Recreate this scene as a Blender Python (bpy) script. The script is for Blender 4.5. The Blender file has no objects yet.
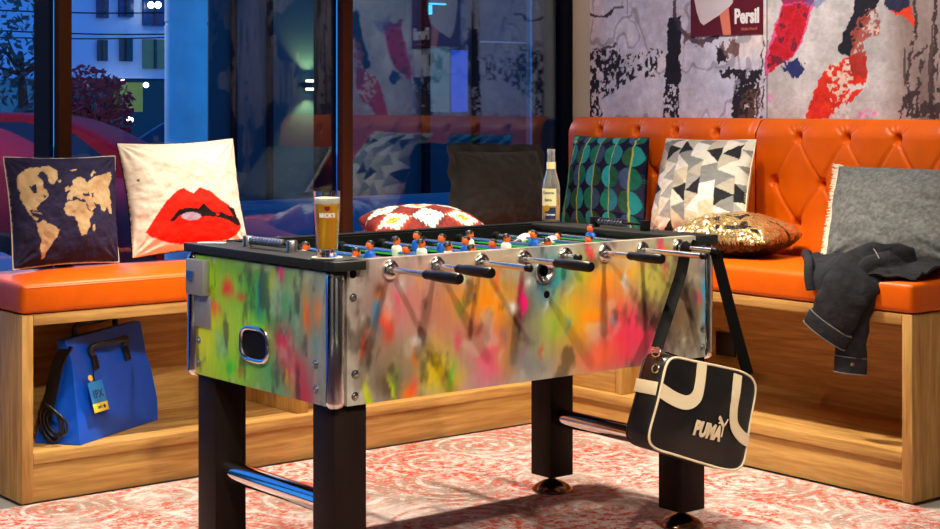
import bpy, bmesh, math, random
import numpy as np
from mathutils import Vector, Matrix
random.seed(7)
C = bpy.context.scene
COL = C.collection
PI = math.pi

# ------------------------------------------------------------------ camera
F_, HOR, YAW, EYE = 1645.0, 104.8, 0.6767, 1.3
SY, CY = math.sin(YAW), math.cos(YAW)
cd = bpy.data.cameras.new('camera'); cam = bpy.data.objects.new('camera', cd); COL.objects.link(cam)
cam.location = (0, 0, EYE); cam.rotation_euler = (PI/2, 0, -YAW)
cd.sensor_width = 36; cd.lens = F_*36/940; cd.shift_y = (HOR-264.5)/940; cd.clip_start = .05; cd.clip_end = 200
C.camera = cam

# ------------------------------------------------------------------ world and lights
C.view_settings.view_transform = 'Standard'
C.view_settings.look = 'None'
C.view_settings.gamma = 1
C.view_settings.use_curve_mapping = False
C.view_settings.exposure = 0.3
w = bpy.data.worlds.new('dusk_sky'); C.world = w; w.use_nodes = True
nt = w.node_tree; bg = nt.nodes['Background']
tc = nt.nodes.new('ShaderNodeTexCoord'); sx = nt.nodes.new('ShaderNodeSeparateXYZ'); rp = nt.nodes.new('ShaderNodeValToRGB')
nt.links.new(tc.outputs['Generated'], sx.inputs[0]); nt.links.new(sx.outputs['Z'], rp.inputs[0]); nt.links.new(rp.outputs[0], bg.inputs[0])
rp.color_ramp.elements[0].color = (.05, .32, .80, 1); rp.color_ramp.elements[1].color = (.006, .08, .55, 1)
bg.inputs[1].default_value = 1.3

def spot(name, loc, target, power, angle=75, col=(1, .86, .70), size=.06, blend=.5):
    l = bpy.data.lights.new(name, 'SPOT'); l.energy = power; l.color = col; l.spot_size = math.radians(angle)
    l.spot_blend = blend; l.shadow_soft_size = size
    o = bpy.data.objects.new(name, l); COL.objects.link(o); o.location = loc
    o.rotation_euler = (Vector(target)-Vector(loc)).to_track_quat('-Z', 'Y').to_euler()
    return o
WARM = (1, .87, .70)
spot('ceiling_spot', (3.45, 4.55, 3.1), (3.3, 4.1, 0), 420, 80, WARM)
spot('ceiling_spot', (1.2, 1.3, 3.1), (2.75, 3.6, .62), 250, 40, WARM)
spot('ceiling_spot', (3.3, 1.0, 3.1), (3.25, 3.5, .62), 240, 40, WARM)
spot('ceiling_spot', (1.9, 3.9, 3.1), (2.5, 5.2, .75), 95, 70, WARM)
spot('ceiling_spot', (3.5, 3.9, 3.1), (4.6, 4.8, .8), 75, 75, WARM)
spot('ceiling_spot', (3.3, 2.6, 3.1), (4.7, 3.6, .6), 105, 70, WARM)
spot('ceiling_spot', (0.4, 3.3, 3.1), (2.2, 3.95, .55), 150, 42, WARM)
spot('ceiling_spot', (3.7, 4.0, 3.1), (5.06, 3.75, 1.75), 52, 62, (.97, .94, .96))
spot('wall_fill_spot', (-1.0, 1.4, 3.1), (-2.5, 1.6, 1.2), 260, 85, WARM)  # added fill spots: brighten the unseen walls that the chrome reflects
spot('wall_fill_spot', (1.6, -1.0, 3.1), (1.6, -2.5, 1.2), 260, 85, WARM)

# ------------------------------------------------------------------ helpers
def lin(c):
    return tuple((v/255/12.92 if v/255 <= .04045 else ((v/255+.055)/1.055)**2.4) for v in c[:3])
def at(px, py, X=None, Y=None, Z=None, D=None):
    k = (px-470)/F_; m = (HOR-py)/F_; dx, dy = SY+k*CY, CY-k*SY
    t = X/dx if X is not None else Y/dy if Y is not None else (Z-EYE)/m if Z is not None else D
    return Vector((dx*t, dy*t, EYE+m*t))

def _h(ix, iy, s):
    n = (ix.astype(np.int64)*374761393 + iy.astype(np.int64)*668265263 + s*1442695041) & 0x7fffffff
    n = ((n ^ (n >> 13))*1274126177) & 0x7fffffff
    n = (n ^ (n >> 16)) & 0xffff
    return n/65535.0
def vnoise(x, y, s=0):
    ix, iy = np.floor(x), np.floor(y); fx, fy = x-ix, y-iy
    fx = fx*fx*(3-2*fx); fy = fy*fy*(3-2*fy)
    a, b, c, d = _h(ix, iy, s), _h(ix+1, iy, s), _h(ix, iy+1, s), _h(ix+1, iy+1, s)
    return (a*(1-fx)+b*fx)*(1-fy)+(c*(1-fx)+d*fx)*fy
def fbm(x, y, s=0, o=4):
    r = 0; a = .5; t = 0
    for i in range(o):
        r = r+a*vnoise(x*2**i, y*2**i, s+i*17); t += a; a *= .55
    return r/t
def inpoly(x, y, poly):
    r = np.zeros(np.shape(x), bool); n = len(poly)
    for i in range(n):
        x1, y1 = poly[i]; x2, y2 = poly[(i+1) % n]
        if y1 == y2: continue
        cnd = ((y1 > y) != (y2 > y)) & (x < (x2-x1)*(y-y1)/(y2-y1)+x1)
        r ^= cnd
    return r
def sst(a, b, x):
    t = np.clip((x-a)/(b-a), 0, 1); return t*t*(3-2*t)

# materials -------------------------------------------------------------
M = {}
def mat(name, col=(200, 200, 200), rough=.5, metal=0, **k):
    m = bpy.data.materials.new(name); m.use_nodes = True; M[name] = m
    n = m.node_tree.nodes; L = m.node_tree.links; b = n['Principled BSDF']
    c = lin(col)+(1,)
    b.inputs['Base Color'].default_value = c; b.inputs['Roughness'].default_value = rough; b.inputs['Metallic'].default_value = metal
    b.inputs['Specular IOR Level'].default_value = k.get('spec', .5)
    if k.get('coat'): b.inputs['Coat Weight'].default_value = k['coat']; b.inputs['Coat Roughness'].default_value = .15
    if k.get('trans'): b.inputs['Transmission Weight'].default_value = k['trans']; b.inputs['IOR'].default_value = k.get('ior', 1.45)
    if k.get('emit'): b.inputs['Emission Color'].default_value = lin(k['emit'])+(1,); b.inputs['Emission Strength'].default_value = k.get('es', 1)
    if k.get('sheen'): b.inputs['Sheen Weight'].default_value = k['sheen']
    src = None
    if k.get('attr'):
        a = n.new('ShaderNodeAttribute'); a.attribute_name = 'Col'; L.new(a.outputs['Color'], b.inputs['Base Color']); src = a.outputs['Color']
        if k.get('attr_metal'): L.new(a.outputs['Alpha'], b.inputs['Metallic'])
    t = n.new('ShaderNodeTexCoord')
    if k.get('var') or k.get('bump'):
        mp = n.new('ShaderNodeMapping'); mp.inputs['Scale'].default_value = k.get('scale', (1, 1, 1)); L.new(t.outputs['Object'], mp.inputs[0])
        nz = n.new('ShaderNodeTexNoise'); nz.inputs['Scale'].default_value = k.get('ns', 20); nz.inputs['Detail'].default_value = 6
        L.new(mp.outputs[0], nz.inputs['Vector'])
        if k.get('var'):
            r = n.new('ShaderNodeMapRange'); r.inputs[1].default_value = .25; r.inputs[2].default_value = .75
            r.inputs[3].default_value = 1-k['var']; r.inputs[4].default_value = 1+k['var']
            L.new(nz.outputs[0], r.inputs[0])
            mx = n.new('ShaderNodeVectorMath'); mx.operation = 'SCALE'
            if src is not None: L.new(src, mx.inputs[0])
            else: mx.inputs[0].default_value = c[:3]
            L.new(r.outputs[0], mx.inputs['Scale']); L.new(mx.outputs[0], b.inputs['Base Color'])
        if k.get('bump'):
            bp = n.new('ShaderNodeBump'); bp.inputs['Strength'].default_value = k['bump']; bp.inputs['Distance'].default_value = k.get('bd', .003)
            L.new(nz.outputs[0], bp.inputs['Height']); L.new(bp.outputs[0], b.inputs['Normal'])
    return m

def wood(name, scale, c1, c2, knot=True):
    m = bpy.data.materials.new(name); m.use_nodes = True; M[name] = m
    n = m.node_tree.nodes; L = m.node_tree.links; b = n['Principled BSDF']; b.inputs['Roughness'].default_value = .5
    t = n.new('ShaderNodeTexCoord'); mp = n.new('ShaderNodeMapping'); mp.inputs['Scale'].default_value = scale; L.new(t.outputs['Object'], mp.inputs[0])
    nz = n.new('ShaderNodeTexNoise'); nz.inputs['Scale'].default_value = 2.2; nz.inputs['Detail'].default_value = 8; nz.inputs['Distortion'].default_value = 1.2; L.new(mp.outputs[0], nz.inputs['Vector'])
    n2 = n.new('ShaderNodeTexNoise'); n2.inputs['Scale'].default_value = 9; n2.inputs['Detail'].default_value = 5; L.new(mp.outputs[0], n2.inputs['Vector'])
    r = n.new('ShaderNodeValToRGB'); r.color_ramp.elements[0].position = .3; r.color_ramp.elements[1].position = .62
    r.color_ramp.elements[0].color = lin(c2)+(1,); r.color_ramp.elements[1].color = lin(c1)+(1,)
    L.new(nz.outputs[0], r.inputs[0])
    r2 = n.new('ShaderNodeMapRange'); r2.inputs[1].default_value = .35; r2.inputs[2].default_value = .6; r2.inputs[3].default_value = .88; r2.inputs[4].default_value = 1.06; L.new(n2.outputs[0], r2.inputs[0])
    mx = n.new('ShaderNodeVectorMath'); mx.operation = 'SCALE'; L.new(r.outputs[0], mx.inputs[0]); L.new(r2.outputs[0], mx.inputs['Scale'])
    out = mx.outputs[0]
    if knot:   # sparse dark knots
        m2 = n.new('ShaderNodeMapping'); m2.inputs['Scale'].default_value = tuple(.9*s**.35 for s in scale); L.new(t.outputs['Object'], m2.inputs[0])
        vo = n.new('ShaderNodeTexVoronoi'); vo.inputs['Scale'].default_value = 1.7; L.new(m2.outputs[0], vo.inputs['Vector'])
        rr = n.new('ShaderNodeMapRange'); rr.inputs[1].default_value = .02; rr.inputs[2].default_value = .13; rr.inputs[3].default_value = .45; rr.inputs[4].default_value = 1; L.new(vo.outputs['Distance'], rr.inputs[0])
        m3 = n.new('ShaderNodeVectorMath'); m3.operation = 'SCALE'; L.new(out, m3.inputs[0]); L.new(rr.outputs[0], m3.inputs['Scale']); out = m3.outputs[0]
    L.new(out, b.inputs['Base Color'])
    return m
OAK, OAKD = (204, 160, 90), (168, 120, 58)
wood('oak_x', (1, 8, 14), OAK, OAKD); wood('oak_y', (8, 1, 14), OAK, OAKD); wood('oak_z', (12, 12, 1.1), OAK, OAKD)
mat('leather', (224, 97, 0), .40, var=.07, ns=14, bump=.2, bd=.002, spec=.3)
mat('chrome', (232, 232, 230), .10, 1); mat('rod_steel', (235, 234, 230), .24, 1)
mat('steel', (190, 190, 190), .28, 1, bump=.05, ns=200)
mat('grey_plate', (150, 150, 150), .5, .4)
mat('black_plastic', (13, 13, 13), .38, spec=.3)
mat('black_rim', (30, 32, 30), .55, spec=.2)
mat('cabinet_black', (12, 13, 14), .6, spec=.12)
mat('leg_black', (30, 19, 15), .55, spec=.15, var=.25, ns=3, scale=(14, 14, 1))
mat('bronze', (150, 112, 88), .22, 1)
mat('field_green', (12, 120, 50), .45)
mat('shirt_blue', (18, 96, 205), .35); mat('shirt_white', (232, 232, 226), .35); mat('skin_orange', (238, 98, 34), .4); mat('hair_black', (16, 14, 14), .4)
mat('paint_panel', attr=True, attr_metal=True, rough=.3, bump=.08, ns=120, bd=.001)
mat('cloth_print', attr=True, rough=.85, bump=.3, ns=260, bd=.001, spec=.2)
mat('cloth_smooth', attr=True, rough=.6, bump=.2, ns=200, bd=.001, spec=.3)
def sequin():
    m = mat('sequin', attr=True, attr_metal=True, rough=.24); n = m.node_tree.nodes; L = m.node_tree.links; b = n['Principled BSDF']
    t = n.new('ShaderNodeTexCoord'); v = n.new('ShaderNodeTexVoronoi'); v.inputs['Scale'].default_value = 150; L.new(t.outputs['Object'], v.inputs['Vector'])
    sb = n.new('ShaderNodeVectorMath'); sb.operation = 'SUBTRACT'; sb.inputs[1].default_value = (.5, .5, .5); L.new(v.outputs['Color'], sb.inputs[0])
    sc = n.new('ShaderNodeVectorMath'); sc.operation = 'SCALE'; sc.inputs['Scale'].default_value = .75; L.new(sb.outputs[0], sc.inputs[0])
    ge = n.new('ShaderNodeNewGeometry'); ad = n.new('ShaderNodeVectorMath'); L.new(ge.outputs['Normal'], ad.inputs[0]); L.new(sc.outputs[0], ad.inputs[1])
    no = n.new('ShaderNodeVectorMath'); no.operation = 'NORMALIZE'; L.new(ad.outputs[0], no.inputs[0]); L.new(no.outputs[0], b.inputs['Normal'])
sequin()
mat('mural_paint', attr=True, rough=.75, bump=.6, ns=45, bd=.006, var=.10)
mat('cream', (226, 214, 186), .6); mat('cream_cloth', (232, 222, 196), .8)
mat('black_cloth', (11, 11, 11), .8, spec=.1, var=.2, ns=60)
mat('charcoal_cloth', (44, 43, 41), .8, spec=.15, bump=.3, ns=18, bd=.006, sheen=.2)
mat('denim_black', (45, 46, 50), .95, var=.25, ns=24, bump=.7, bd=.012, spec=.08)
mat('denim_grey', (110, 112, 110), .9, spec=.1, var=.35, ns=150, scale=(1, 1, .4), bump=.4, bd=.002)
mat('denim_seam', (118, 116, 112), .85)
mat('vinyl_black', (16, 16, 19), .38, bump=.3, ns=16, bd=.006)
mat('vinyl_cream', (226, 212, 178), .5)
mat('tarp_blue', (12, 82, 205), .36, bump=.3, ns=9, bd=.008)
mat('tag_blue', (40, 130, 205), .5); mat('tag_yellow', (238, 206, 60), .5); mat('tag_navy', (18, 48, 96), .5)
mat('white', (236, 236, 236), .5); mat('button_shade', (120, 40, 2), .6, spec=.1)  # button leather darkened to paint in the shade of the dimples
mat('glass', (255, 255, 255), .02, trans=1, ior=1.45)
mat('bottle_glass', (250, 252, 246), .04, trans=.92, ior=1.45)
mat('beer', (255, 196, 36), .06, trans=.4, ior=1.33, emit=None)
mat('foam', (245, 242, 228), .7, bump=.3, ns=300)
mat('label_cream', (236, 222, 170), .5); mat('label_navy', (26, 34, 74), .5); mat('label_gold', (214, 160, 40), .4, .4)
mat('poster_red', (92, 6, 16), .5); mat('poster_white', (214, 208, 216), .5); mat('poster_peach', (222, 128, 104), .5)
mat('frame_navy', (4, 8, 20), .85, spec=.1); mat('frame_brown', (62, 34, 20), .8, spec=.06)
mat('plaster', (200, 190, 172), .8); mat('ceiling_paint', (205, 202, 196), .9); mat('wall_dark', (120, 122, 120), .8)
mat('concrete', (176, 174, 166), .7, var=.08, ns=6)
mat('socket', (10, 10, 10), .4)
mat('asphalt', (120, 140, 165), .5, var=.2, ns=3)
mat('facade', (225, 232, 240), .8); mat('facade_dark', (30, 66, 74), .6, spec=.2); mat('facade_line', (150, 170, 170), .5)
mat('column', (190, 236, 226), .8, var=.2, ns=3)
mat('car_red', (150, 8, 36), .6, spec=.15); mat('car_dark', (24, 30, 44), .25, coat=.6); mat('car_silver', (190, 195, 205), .25, coat=.6); mat('car_glass', (18, 26, 40), .08, spec=.8); mat('tyre', (14, 14, 14), .8)
mat('leaf_red', (200, 24, 36), .8); mat('bark', (50, 34, 30), .8); mat('leaf_blue', (36, 84, 80), .8)
mat('lamp_on', (255, 250, 240), .5, emit=(255, 244, 225), es=9)
mat('sconce_glow', (255, 240, 190), .5, emit=(255, 236, 180), es=5)
mat('window_lit', (90, 110, 80), .5, emit=(70, 100, 90), es=.3)
mat('window_blue', (20, 90, 200), .3, emit=(8, 80, 140), es=.2)
mat('window_olive', (80, 92, 70), .3, emit=(70, 90, 80), es=.35)
mat('low_blue', (36, 100, 120), .4, var=.2, ns=2, scale=(1, 1, 6)); mat('sign_cyan', (40, 200, 230), .5, emit=(60, 210, 235), es=1.2)
mat('window_dim', (24, 60, 110), .2)
mat('shop_yellow', (130, 130, 50), .5, emit=(110, 120, 50), es=.5)

def window_glass():
    m = bpy.data.materials.new('window_glass'); m.use_nodes = True; M['window_glass'] = m
    n = m.node_tree.nodes; L = m.node_tree.links; n.remove(n['Principled BSDF'])
    tr = n.new('ShaderNodeBsdfTransparent'); tr.inputs[0].default_value = (.80, .92, 1, 1)
    gl = n.new('ShaderNodeBsdfGlossy'); gl.inputs['Roughness'].default_value = .012; gl.inputs[0].default_value = (.85, .95, 1, 1)
    fr = n.new('ShaderNodeFresnel'); fr.inputs[0].default_value = 1.5
    ad = n.new('ShaderNodeMath'); ad.operation = 'ADD'; ad.inputs[1].default_value = .02; L.new(fr.outputs[0], ad.inputs[0])
    mx = n.new('ShaderNodeMixShader'); L.new(ad.outputs[0], mx.inputs[0]); L.new(tr.outputs[0], mx.inputs[1]); L.new(gl.outputs[0], mx.inputs[2])
    L.new(mx.outputs[0], n['Material Output'].inputs[0])
window_glass()

# object helpers ----------------------------------------------------------
WL = {}
def tag(o, label=None, cat=None, group=None, kind=None):
    if label: o['label'] = label
    if cat: o['category'] = cat
    if group: o['group'] = group
    if kind: o['kind'] = kind
    return o
def thing(name, loc, label, cat, group=None):
    o = bpy.data.objects.new(name, None); COL.objects.link(o); o.location = loc; o.empty_display_size = .1
    WL[o] = Vector(loc); return tag(o, label, cat, group)
def finish(me, smooth):
    if smooth:
        bm = bmesh.new(); bm.from_mesh(me)
        for f in bm.faces: f.smooth = True
        for e in bm.edges:
            e.smooth = not (len(e.link_faces) == 2 and e.calc_face_angle(0) > math.radians(smooth))
        bm.to_mesh(me); bm.free()
def obj(name, bm, m, parent=None, smooth=40, org=None, mats=None):
    """one mesh object from a world-space bmesh; org = world origin of a top-level object"""
    off = WL[parent] if parent is not None else Vector(org or (0, 0, 0))
    bmesh.ops.translate(bm, verts=bm.verts, vec=-off)
    me = bpy.data.meshes.new(name); bm.to_mesh(me); bm.free()
    for x in (mats or [m]): me.materials.append(M[x])
    finish(me, smooth)
    o = bpy.data.objects.new(name, me); COL.objects.link(o)
    if parent is not None: o.parent = parent
    else: o.location = off
    WL[o] = off
    return o
def grid_obj(name, P, cols, m, parent=None, org=None, closed=False, quads=None, smooth=180):
    """P: (ny,nx,3) world points, cols: (ny,nx,4)"""
    off = WL[parent] if parent is not None else Vector(org or (0, 0, 0))
    ny, nx = P.shape[:2]
    V = P.reshape(-1, 3)-np.array(off)
    if quads is None:
        i = np.arange(ny*nx).reshape(ny, nx)
        quads = np.stack([i[:-1, :-1], i[:-1, 1:], i[1:, 1:], i[1:, :-1]], -1).reshape(-1, 4)
    return mesh_obj(name, V, quads, cols.reshape(-1, 4) if cols is not None else None, m, parent, off, smooth)
def mesh_obj(name, V, F, cols, m, parent, off, smooth=180):
    me = bpy.data.meshes.new(name); me.from_pydata([tuple(v) for v in V], [], [tuple(f) for f in F])
    me.materials.append(M[m])
    finish(me, smooth)
    if cols is not None:
        a = me.attributes.new('Col', 'FLOAT_COLOR', 'POINT'); a.data.foreach_set('color', np.ascontiguousarray(cols, np.float32).ravel())
    o = bpy.data.objects.new(name, me); COL.objects.link(o)
    if parent is not None: o.parent = parent
    else: o.location = off
    WL[o] = Vector(off); return o
def copy_to(o, parent, delta):
    c = o.copy(); COL.objects.link(c); c.parent = parent; c.location = Vector(o.location)+Vector(delta); return c
def NB(): return bmesh.new()
def box(bm, x0, x1, y0, y1, z0, z1, bev=0, seg=2):
    vs = [bm.verts.new((x, y, z)) for x in (x0, x1) for y in (y0, y1) for z in (z0, z1)]
    fs = [bm.faces.new([vs[i] for i in q]) for q in ((0, 1, 3, 2), (4, 6, 7, 5), (0, 4, 5, 1), (2, 3, 7, 6), (0, 2, 6, 4), (1, 5, 7, 3))]
    if bev:
        es = list({e for f in fs for e in f.edges}); bmesh.ops.bevel(bm, geom=es, offset=bev, segments=seg, profile=.5, affect='EDGES')
    return bm
def tube(bm, pts, r, seg=12, flat=1.0, cap=True, up=None):
    pts = [Vector(p) for p in pts]; n = len(pts); rs = r if isinstance(r, (list, tuple)) else [r]*n
    ref = Vector(up) if up else None; rings = []
    for i, p in enumerate(pts):
        t = (pts[min(i+1, n-1)]-pts[max(i-1, 0)]).normalized()
        if ref is None: ref = Vector((0, 0, 1)) if abs(t.z) < .9 else Vector((1, 0, 0))
        a = t.cross(ref).normalized(); b = a.cross(t).normalized()
        if not up: ref = b
        rings.append([bm.verts.new(p+a*(math.cos(2*PI*k/seg)*rs[i])+b*(math.sin(2*PI*k/seg)*rs[i]*flat)) for k in range(seg)])
    for i in range(n-1):
        for k in range(seg):
            bm.faces.new((rings[i][k], rings[i][(k+1) % seg], rings[i+1][(k+1) % seg], rings[i+1][k]))
    if cap:
        bm.faces.new(rings[0][::-1]); bm.faces.new(rings[-1])
    return bm
def lathe(bm, prof, loc, axis='Z', seg=28, cap=True):
    loc = Vector(loc); rings = []
    for r, h in prof:
        ring = []
        for k in range(seg):
            a = 2*PI*k/seg; u, v = math.cos(a)*r, math.sin(a)*r
            p = {'Z': (u, v, h), 'Y': (v, h, u), 'X': (h, u, v)}[axis]
            ring.append(bm.verts.new(loc+Vector(p)))
        rings.append(ring)
    for i in range(len(rings)-1):
        for k in range(seg):
            bm.faces.new((rings[i][k], rings[i][(k+1) % seg], rings[i+1][(k+1) % seg], rings[i+1][k]))
    if cap:
        if prof[0][0] > 1e-6: bm.faces.new(rings[0][::-1])
        if prof[-1][0] > 1e-6: bm.faces.new(rings[-1])
    bmesh.ops.recalc_face_normals(bm, faces=bm.faces)
    return bm
def ribbon(bm, pts, wdir, width, th):
    """flat strap following pts; wdir: vector or list of vectors across its width"""
    n = len(pts); pts = [Vector(p) for p in pts]; ring = []
    for i, p in enumerate(pts):
        t = (pts[min(i+1, n-1)]-pts[max(i-1, 0)]).normalized(); wd = Vector(wdir[i] if isinstance(wdir, list) else wdir)
        wd = (wd-t*wd.dot(t)).normalized(); nn = t.cross(wd)
        ring.append([bm.verts.new(p+wd*(a*width/2)+nn*(b*th/2)) for a, b in ((-1, -1), (1, -1), (1, 1), (-1, 1))])
    for i in range(n-1):
        for k in range(4): bm.faces.new((ring[i][k], ring[i][(k+1) % 4], ring[i+1][(k+1) % 4], ring[i+1][k]))
    bm.faces.new(ring[0][::-1]); bm.faces.new(ring[-1]); bmesh.ops.recalc_face_normals(bm, faces=bm.faces)
    return bm
def smooth_path(pts, n=8):
    P = [Vector(p) for p in pts]; out = []
    for i in range(len(P)-1):
        p0, p1, p2, p3 = P[max(i-1, 0)], P[i], P[i+1], P[min(i+2, len(P)-1)]
        for k in range(n):
            t = k/n
            out.append(.5*((2*p1)+(p2-p0)*t+(2*p0-5*p1+4*p2-p3)*t*t+(3*p1-p0-3*p2+p3)*t**3))
    out.append(P[-1]); return out
def prism(bm, poly, fr, th):
    """2D polygon -> solid; fr = (origin, u, v, n) world frame"""
    o, u, v, n = [Vector(a) for a in fr]
    a = [bm.verts.new(o+u*x+v*y) for x, y in poly]; b = [bm.verts.new(o+u*x+v*y+n*th) for x, y in poly]
    k = len(poly); fs = [bm.faces.new(a[::-1]), bm.faces.new(b)]
    for i in range(k): fs.append(bm.faces.new((a[i], a[(i+1) % k], b[(i+1) % k], b[i])))
    bmesh.ops.triangulate(bm, faces=fs[:2]); bmesh.ops.recalc_face_normals(bm, faces=bm.faces)
    return bm
def text_bm(s, size, ext=.0006, bold=0., spacing=1.0, sx=1.0):
    cu = bpy.data.curves.new('txt', 'FONT'); cu.body = s; cu.size = size; cu.extrude = ext; cu.offset = bold; cu.space_character = spacing
    cu.align_x = 'CENTER'; cu.align_y = 'CENTER'; cu.resolution_u = 3
    o = bpy.data.objects.new('txt', cu); COL.objects.link(o); dg = bpy.context.evaluated_depsgraph_get()
    me = bpy.data.meshes.new_from_object(o.evaluated_get(dg)); bm = bmesh.new(); bm.from_mesh(me)
    bpy.data.objects.remove(o); bpy.data.curves.remove(cu); bpy.data.meshes.remove(me)
    bmesh.ops.remove_doubles(bm, verts=bm.verts, dist=1e-5)
    if sx != 1:
        for v in bm.verts: v.co.x *= sx
    return bm
def frame_bm(bm, fr):
    o, u, v, n = [Vector(a) for a in fr]
    for q in bm.verts: q.co = o+u*q.co.x+v*q.co.y+n*q.co.z
    return bm
def wrap_bm(bm, cx, cy, r, z, ang):
    for q in bm.verts:
        a = ang+q.co.x/r; rr = r+q.co.z
        q.co = Vector((cx+math.cos(a)*rr, cy+math.sin(a)*rr, z+q.co.y))
    return bm

# ================================================================== setting
YW = 5.55       # front of the window frames
YG = 5.59       # window glass
XM = 5.06       # mural wall
o = obj('floor', box(NB(), -2.5, 5.2, -2.5, 5.7, -.1, -.012), 'concrete'); tag(o, kind='structure')
o = obj('ceiling', box(NB(), -2.5, 5.2, -2.5, 5.7, 3.2, 3.3), 'ceiling_paint'); tag(o, kind='structure')
o = obj('wall_left', box(NB(), -2.6, -2.5, -2.6, 5.7, -.1, 3.3), 'wall_dark'); tag(o, kind='structure')
o = obj('wall_front', box(NB(), -2.6, 5.2, -2.6, -2.5, -.1, 3.3), 'wall_dark'); tag(o, kind='structure')
o = obj('wall_right', box(NB(), XM+.004, 5.25, -2.5, 5.8, -.1, 3.3), 'plaster'); tag(o, kind='structure')
# window frames: slim mullions, warm room light painted as brown, outdoor blue as navy
mx0 = [2.558-1.236*k for k in (3, 2, 1, 0)]+[3.794]
k = 0
for x in mx0:
    k += 1
    o = obj('trim_%d' % k, box(NB(), x, x+.05, YW, YG-.0005, -.05, 3.2, .002), 'frame_brown'); tag(o, kind='structure')
    p = obj('outer_mullion', box(NB(), x+.002, x+.048, YG+.0065, 5.77, -.05, 3.2), 'frame_navy', o)
o = obj('trim_6', box(NB(), 5.025, XM, YW, 5.79, -.05, 3.2, .003), 'frame_navy'); tag(o, kind='structure')
o = obj('trim_7', box(NB(), -2.5, 5.05, YW-.004, 5.77, -.05, .04), 'frame_navy'); tag(o, kind='structure')
o = obj('trim_8', box(NB(), -2.5, 5.05, YW-.004, 5.77, 3.1, 3.25), 'frame_navy'); tag(o, kind='structure')
xs = [-2.5]+mx0+[5.03]
for i in range(len(xs)-1):
    a = xs[i]+(.051 if i else 0); b = xs[i+1]-.001
    o = obj('window_%d' % (i+1), box(NB(), a, b, YG, YG+.006, .041, 3.099), 'window_glass', smooth=0); tag(o, kind='structure')

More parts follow.
